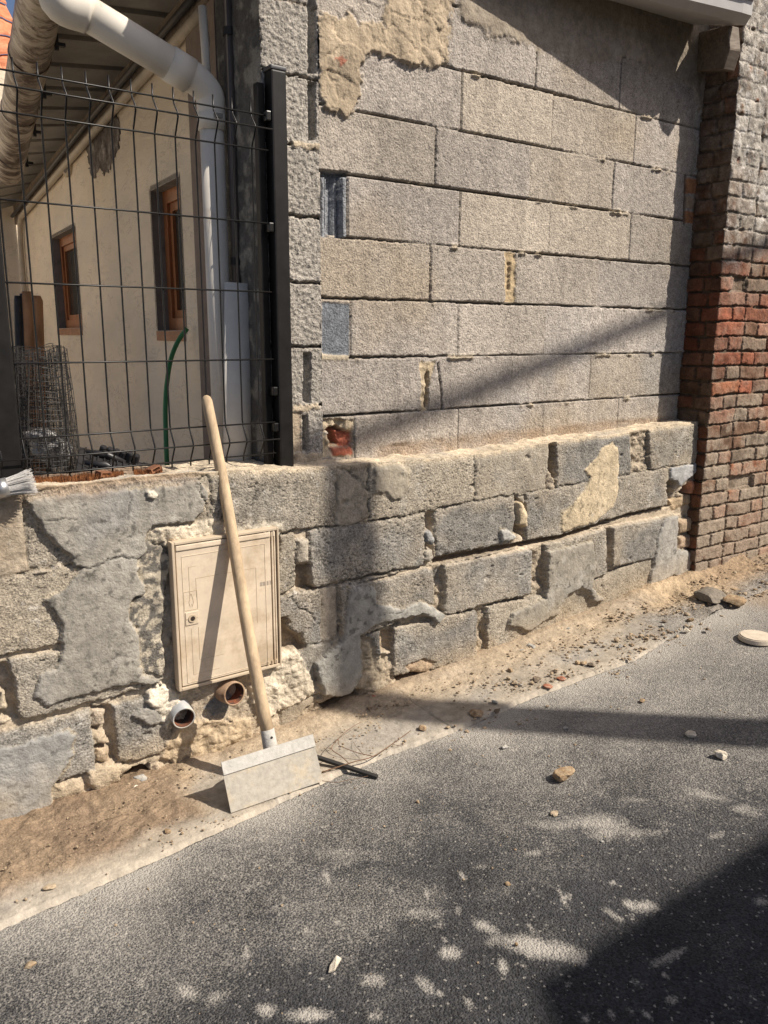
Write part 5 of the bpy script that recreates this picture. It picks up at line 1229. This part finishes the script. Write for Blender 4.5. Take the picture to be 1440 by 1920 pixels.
cc_ = Vector((.0, .055, 0)); shell(bm, c0+cc_, c1+cc_, .070, math.pi*.20, math.pi*.80, .004); bmesh.ops.recalc_face_normals(bm, faces=bm.faces)
tag(bm_obj('plastic_strip', bm, M_PVC, None, True), 'loose curved strip of white plastic standing upright beside the downpipe', 'plastic strip')
# poles against the back corner
M_POLE = wood('tan_pole', (.42, .22, .10), (.30, .15, .07), (40, 40, 6), .6, .3)
for (x0, y0, x1, y1, r_, mt, lb) in ((50, 548, 56, 800, .030, M_POLE, 'tan wooden pole with a crooked top standing in the courtyard corner'), (66, 556, 70, 810, .034, M_POLE, 'thicker rounded tan wooden pole standing right of the crooked one'),
                          (33, 556, 34, 800, .020, M_BLK, 'black stake leaning left of the tan wooden poles'), (42, 552, 46, 800, .016, M_BLK, 'thin black stake standing between the black stake and the tan poles'), (74, 634, 80, 800, .020, M_BLK, 'short dark stake behind the wire roll, right of the tan poles')):
    a_ = Vector(at(x0, y0, y=1.9)); b_ = Vector(at(x1, y1, y=1.9)); b_ = a_+(b_-a_)*1.6; b_.y -= .1
    bm = bmesh.new(); add_tube(bm, [a_+Vector((0, 0, .004)), a_-Vector((0, 0, .02)), a_.lerp(b_, .5), b_], [r_*.75, r_, r_, r_], 12)
    tag(bm_obj('pole' if mt is M_POLE else 'stake', bm, mt, None, True), lb, 'pole' if mt is M_POLE else 'stake')
# roll of wire netting
M_WIRE = simple('netting_wire', (.035, .032, .03), .6)
bm = bmesh.new(); rw = random.Random(4); ct = Vector(at(68, 655, y=.46)); cbm = Vector(at(80, 900, y=.46)); hgt = ct.z-cbm.z
def cylp(a, t, lay):
    r_ = (.098+.035*t)-.013*lay+.006*math.sin(3*a+lay*2)+.005*math.sin(7*a+5*t); c_ = ct.lerp(cbm, t)
    return c_+Vector((r_*math.cos(a), r_*math.sin(a), .012*math.sin(a*2+lay)*(1-t)-.02*math.sin(a+lay)*t))
for lay in range(4):
    nvw = 34
    for k in range(nvw):
        a_ = 2*math.pi*(k+rw.uniform(-.2, .2))/nvw+lay*.3; tw = rw.uniform(-.15, .15)
        add_tube(bm, [cylp(a_+tw*t, t, lay) for t in np.linspace(0 if lay < 3 else .05, 1.15, 8)], .0011, 4, False)
    for k in range(22):
        t0 = k/21*1.1+rw.uniform(-.01, .01); sl = rw.uniform(-.03, .03)
        add_tube(bm, [cylp(a_, t0+sl*math.sin(a_), lay) for a_ in np.linspace(0, 2*math.pi, 22)], .0010, 4, False)
tag(bm_obj('wire_roll', bm, M_WIRE), 'tall roll of thin dark wire netting behind the fence at the left', 'wire netting')
bm = bmesh.new(); rock(bm, (ct.x+.03, ct.y+.02, cbm.z+.10), (.085, .07, .07), 61, rough=.5); rock(bm, (ct.x-.01, ct.y+.0, cbm.z+.16), (.06, .05, .03), 63, rough=.5)
o = bm_obj('plastic_bag', bm, simple('grey_film', (.40, .39, .38), .4, var=.4, vs=30, bs=.8, bd=.01, bsc=30), None, True); tag(o, 'crumpled greyish plastic bag inside the roll of wire netting', 'bag')
# black plastic grid
M_BPL = simple('black_plastic', (.022, .021, .022), .42, var=.3, spec=.5)
pal = empty('plastic_pallet', at(205, 880, y=.30), 'black ribbed plastic drainage grid lying behind the fence next to the wire roll', 'plastic grid')
pa, pb_, pc_ = Vector(at(150, 838, y=.36)), Vector(at(268, 868, y=.30)), Vector(at(140, 905, y=.16))
eu = (pb_-pa); ev_ = (pc_-pa)*1.2; en = eu.cross(ev_).normalized()
if en.z < 0: en = -en
bm = bmesh.new(); prism(bm, [pa, pb_, pb_+ev_*.9, pa+ev_], -en*.03)
for k in range(9): 
    a_ = pa+eu*(.08+.1*k); prism(bm, [a_, a_+eu*.02, a_+eu*.02+ev_*.9, a_+ev_*.9], en*.006)
bm_obj('deck', bm, M_BPL, pal)
bm = bmesh.new()
for k in range(3):
    a_ = pa+eu*.1+ev_*(.1+.25*k); add_tube(bm, [a_, a_+eu*.3+en*.012, a_+eu*.62], [.010, .014, .008], 10)
bm_obj('rib', bm, M_BPL, pal, True)
for k in range(6):
    a_ = pa+eu*(.34+.105*k)+ev_*.05; bm = bmesh.new(); add_tube(bm, [a_, a_+en*.030, a_+en*.034], [.013, .0115, .009], 12); bm_obj('knob', bm, M_BPL, pal)
bm = bmesh.new(); prism(bm, [pb_+eu*.0+en*.004, pb_+eu*.14+en*.004, pb_+eu*.14+ev_*.7+en*.004, pb_+ev_*.7+en*.004], -en*.06); bm_obj('edge_box', bm, M_BPL, pal)
# moss on the wall top
M_MOSS = simple('red_moss', (.13, .05, .02), .9, var=.5, vs=60, col2=(.34, .14, .05), c2s=70)
bm = bmesh.new(); rm = random.Random(3)
for i in range(6500):
    px_ = rm.uniform(58, 232) if rm.random() < .82 else rm.uniform(252, 305); yy_ = rm.uniform(-.075, -.015)
    b0 = Vector(at(px_, 898, y=yy_)); 
    if rm.random() > .35+.65*math.sin(px_*.07)**2: continue
    z_ = float(np.interp(b0.x, tpx, tpz))-.006+.006*rm.random(); hh = rm.uniform(.005, .022); w_ = .0011
    a_ = rm.uniform(0, 6.28); q_ = Vector((math.cos(a_)*w_, math.sin(a_)*w_, 0)); tip = Vector((b0.x+rm.uniform(-.004, .004), yy_+rm.uniform(-.003, .003), z_+hh))
    vs_ = [bm.verts.new(Vector((b0.x, yy_, z_))+q_), bm.verts.new(Vector((b0.x, yy_, z_))-q_), bm.verts.new(Vector((b0.x, yy_, z_))+q_.cross(Vector((0, 0, 1)))), bm.verts.new(tip)]
    bm.faces.new((vs_[0], vs_[1], vs_[3])); bm.faces.new((vs_[1], vs_[2], vs_[3])); bm.faces.new((vs_[2], vs_[0], vs_[3]))
tag(bm_obj('moss', bm, M_MOSS), 'rust coloured dry moss growing along the top of the low wall under the fence', 'moss', kind='stuff')
M_TER = simple('terracotta', (.22, .10, .055), .85, var=.25, vs=30, bs=.4)
for (px, py, ang, lb) in ((195, 898, .1, 'small hollow terracotta block offcut on the moss, left of the two'), (288, 890, -.35, 'tilted hollow terracotta offcut on the wall top near the green hose')):
    c = Vector(at(px, py, y=-.055)); c.z = float(np.interp(c.x, tpx, tpz))+.010; Rm = Matrix.Rotation(ang, 3, 'Y') @ Matrix.Rotation(.2, 3, 'Z'); bm = bmesh.new(); t_ = .0035
    for (cx_, cz_, sx_, sz_) in ((0, .0055, .034, t_), (0, -.0055, .034, t_), (-.0152, 0, t_, .0075), (.0152, 0, t_, .0075)): add_box(bm, c+Rm @ Vector((cx_, 0, cz_)), (sx_, .035, sz_), Rm)
    tag(bm_obj('terracotta_piece', bm, M_TER), lb, 'brick piece')
# brush head
br = Vector(at(6, 915, y=-.16)); br.z = max(br.z, float(np.interp(br.x, tpx, tpz))+.02); bd_ = Vector((.93, -.10, .16)).normalized()
bru = empty('masonry_brush', br, 'round brush with stiff whitish bristles lying on the low wall at the left edge', 'brush')
bm = bmesh.new(); rb2_ = random.Random(8); u_ = bd_.orthogonal().normalized(); w_ = bd_.cross(u_)
for i in range(420):
    r_ = math.sqrt(rb2_.random()); a_ = rb2_.uniform(0, 6.283); o_ = u_*math.cos(a_)*r_+w_*math.sin(a_)*r_; L__ = .075*rb2_.uniform(.82, 1.08)
    add_tube(bm, [br+o_*.022, br+o_*.028+bd_*L__*.6, br+o_*.034*rb2_.uniform(.9, 1.12)+bd_*L__], [.0009, .0008, .0006], 4, False)
bm_obj('bristles', bm, simple('bristle', (.60, .58, .55), .6, var=.3, vs=200), bru)
bm = bmesh.new(); add_tube(bm, [br-bd_*.02, br+bd_*.012], .0265, 24); bm_obj('ferrule', bm, simple('ferrule_metal', (.42, .42, .42), .35, .8), bru, True)
bm = bmesh.new(); add_tube(bm, [br-bd_*.16, br-bd_*.02], .014, 14); bm_obj('handle', bm, M_BLK, bru, True)

# ------------------------------------------------------------------ WHAT CASTS THE SHADOWS: street light pole and the house opposite
s5 = 5.0; sx_, sy_ = .66, .735
pb0 = Vector((1.530+sx_*s5, -.12-sy_*s5, gz(4.8)))
lp = empty('street_light', pb0, 'tall street light pole with a long rising arm standing across the road, outside the photograph', 'street light')
M_PW = simple('galvanised_pole', (.30, .30, .29), .5, .5)
zt_ = .03+s5
bm = bmesh.new(); add_tube(bm, [pb0, (pb0.x, pb0.y, zt_)], [.115, .085], 20); bm_obj('pole', bm, M_PW, lp, True)
bm = bmesh.new(); add_tube(bm, [(pb0.x-.05, pb0.y, zt_-.03), (pb0.x+3.6, pb0.y+.0, zt_+3.6*.262)], [.036, .024], 14); bm_obj('arm', bm, M_PW, lp, True)
bm = bmesh.new(); add_box(bm, (pb0.x+3.9, pb0.y, zt_+3.9*.262), (.7, .22, .12), Matrix.Rotation(-.2, 3, 'Y'), .04); bm_obj('lamp_head', bm, M_PW, lp)
hh_ = 3.6; sc0 = on_ground(1065, 1825); sc1 = on_ground(1440, 1562); ex0 = sc0[0]+sx_*hh_; ey0 = (sc0[1]+sc1[1])/2-sy_*hh_-.065; ex0 += .0; ez0 = -1.09+hh_
oh = empty('opposite_house', (ex0+4, ey0-2.5, -1.0), 'plastered house with a tiled gable roof across the road, outside the photograph', 'house')
M_PLS = simple('beige_plaster', (.48, .42, .33), .9, var=.15, vs=4, bs=.3, bd=.004, bsc=50)
bm = bmesh.new(); add_box(bm, (ex0+4.2, ey0-3.0, (ez0-1.2)/2+.02), (7.8, 5.2, ez0+1.2), None); bm_obj('wall', bm, M_PLS, oh)
bm = bmesh.new()
prism(bm, [(ex0, ey0, ez0), (ex0, ey0-3.0, ez0+1.5), (ex0, ey0-6.0, ez0), (ex0, ey0-6.0, ez0+.12), (ex0, ey0-3.0, ez0+1.64), (ex0, ey0, ez0+.12)], (8.4, 0, 0)); bmesh.ops.recalc_face_normals(bm, faces=bm.faces)
bm_obj('roof', bm, M_TILE, oh)
for k in range(3):
    x_ = ex0+1.6+2.2*k; bm = bmesh.new(); add_box(bm, (x_, ey0-.39, .6), (.9, .05, 1.1), None, .01); w_ = bm_obj('window', bm, M_WIN, oh)
bm = bmesh.new(); add_box(bm, (ex0+7.2, ey0-.39, 0), (.9, .05, 2.0), None, .01); bm_obj('door', bm, M_WIN, oh)
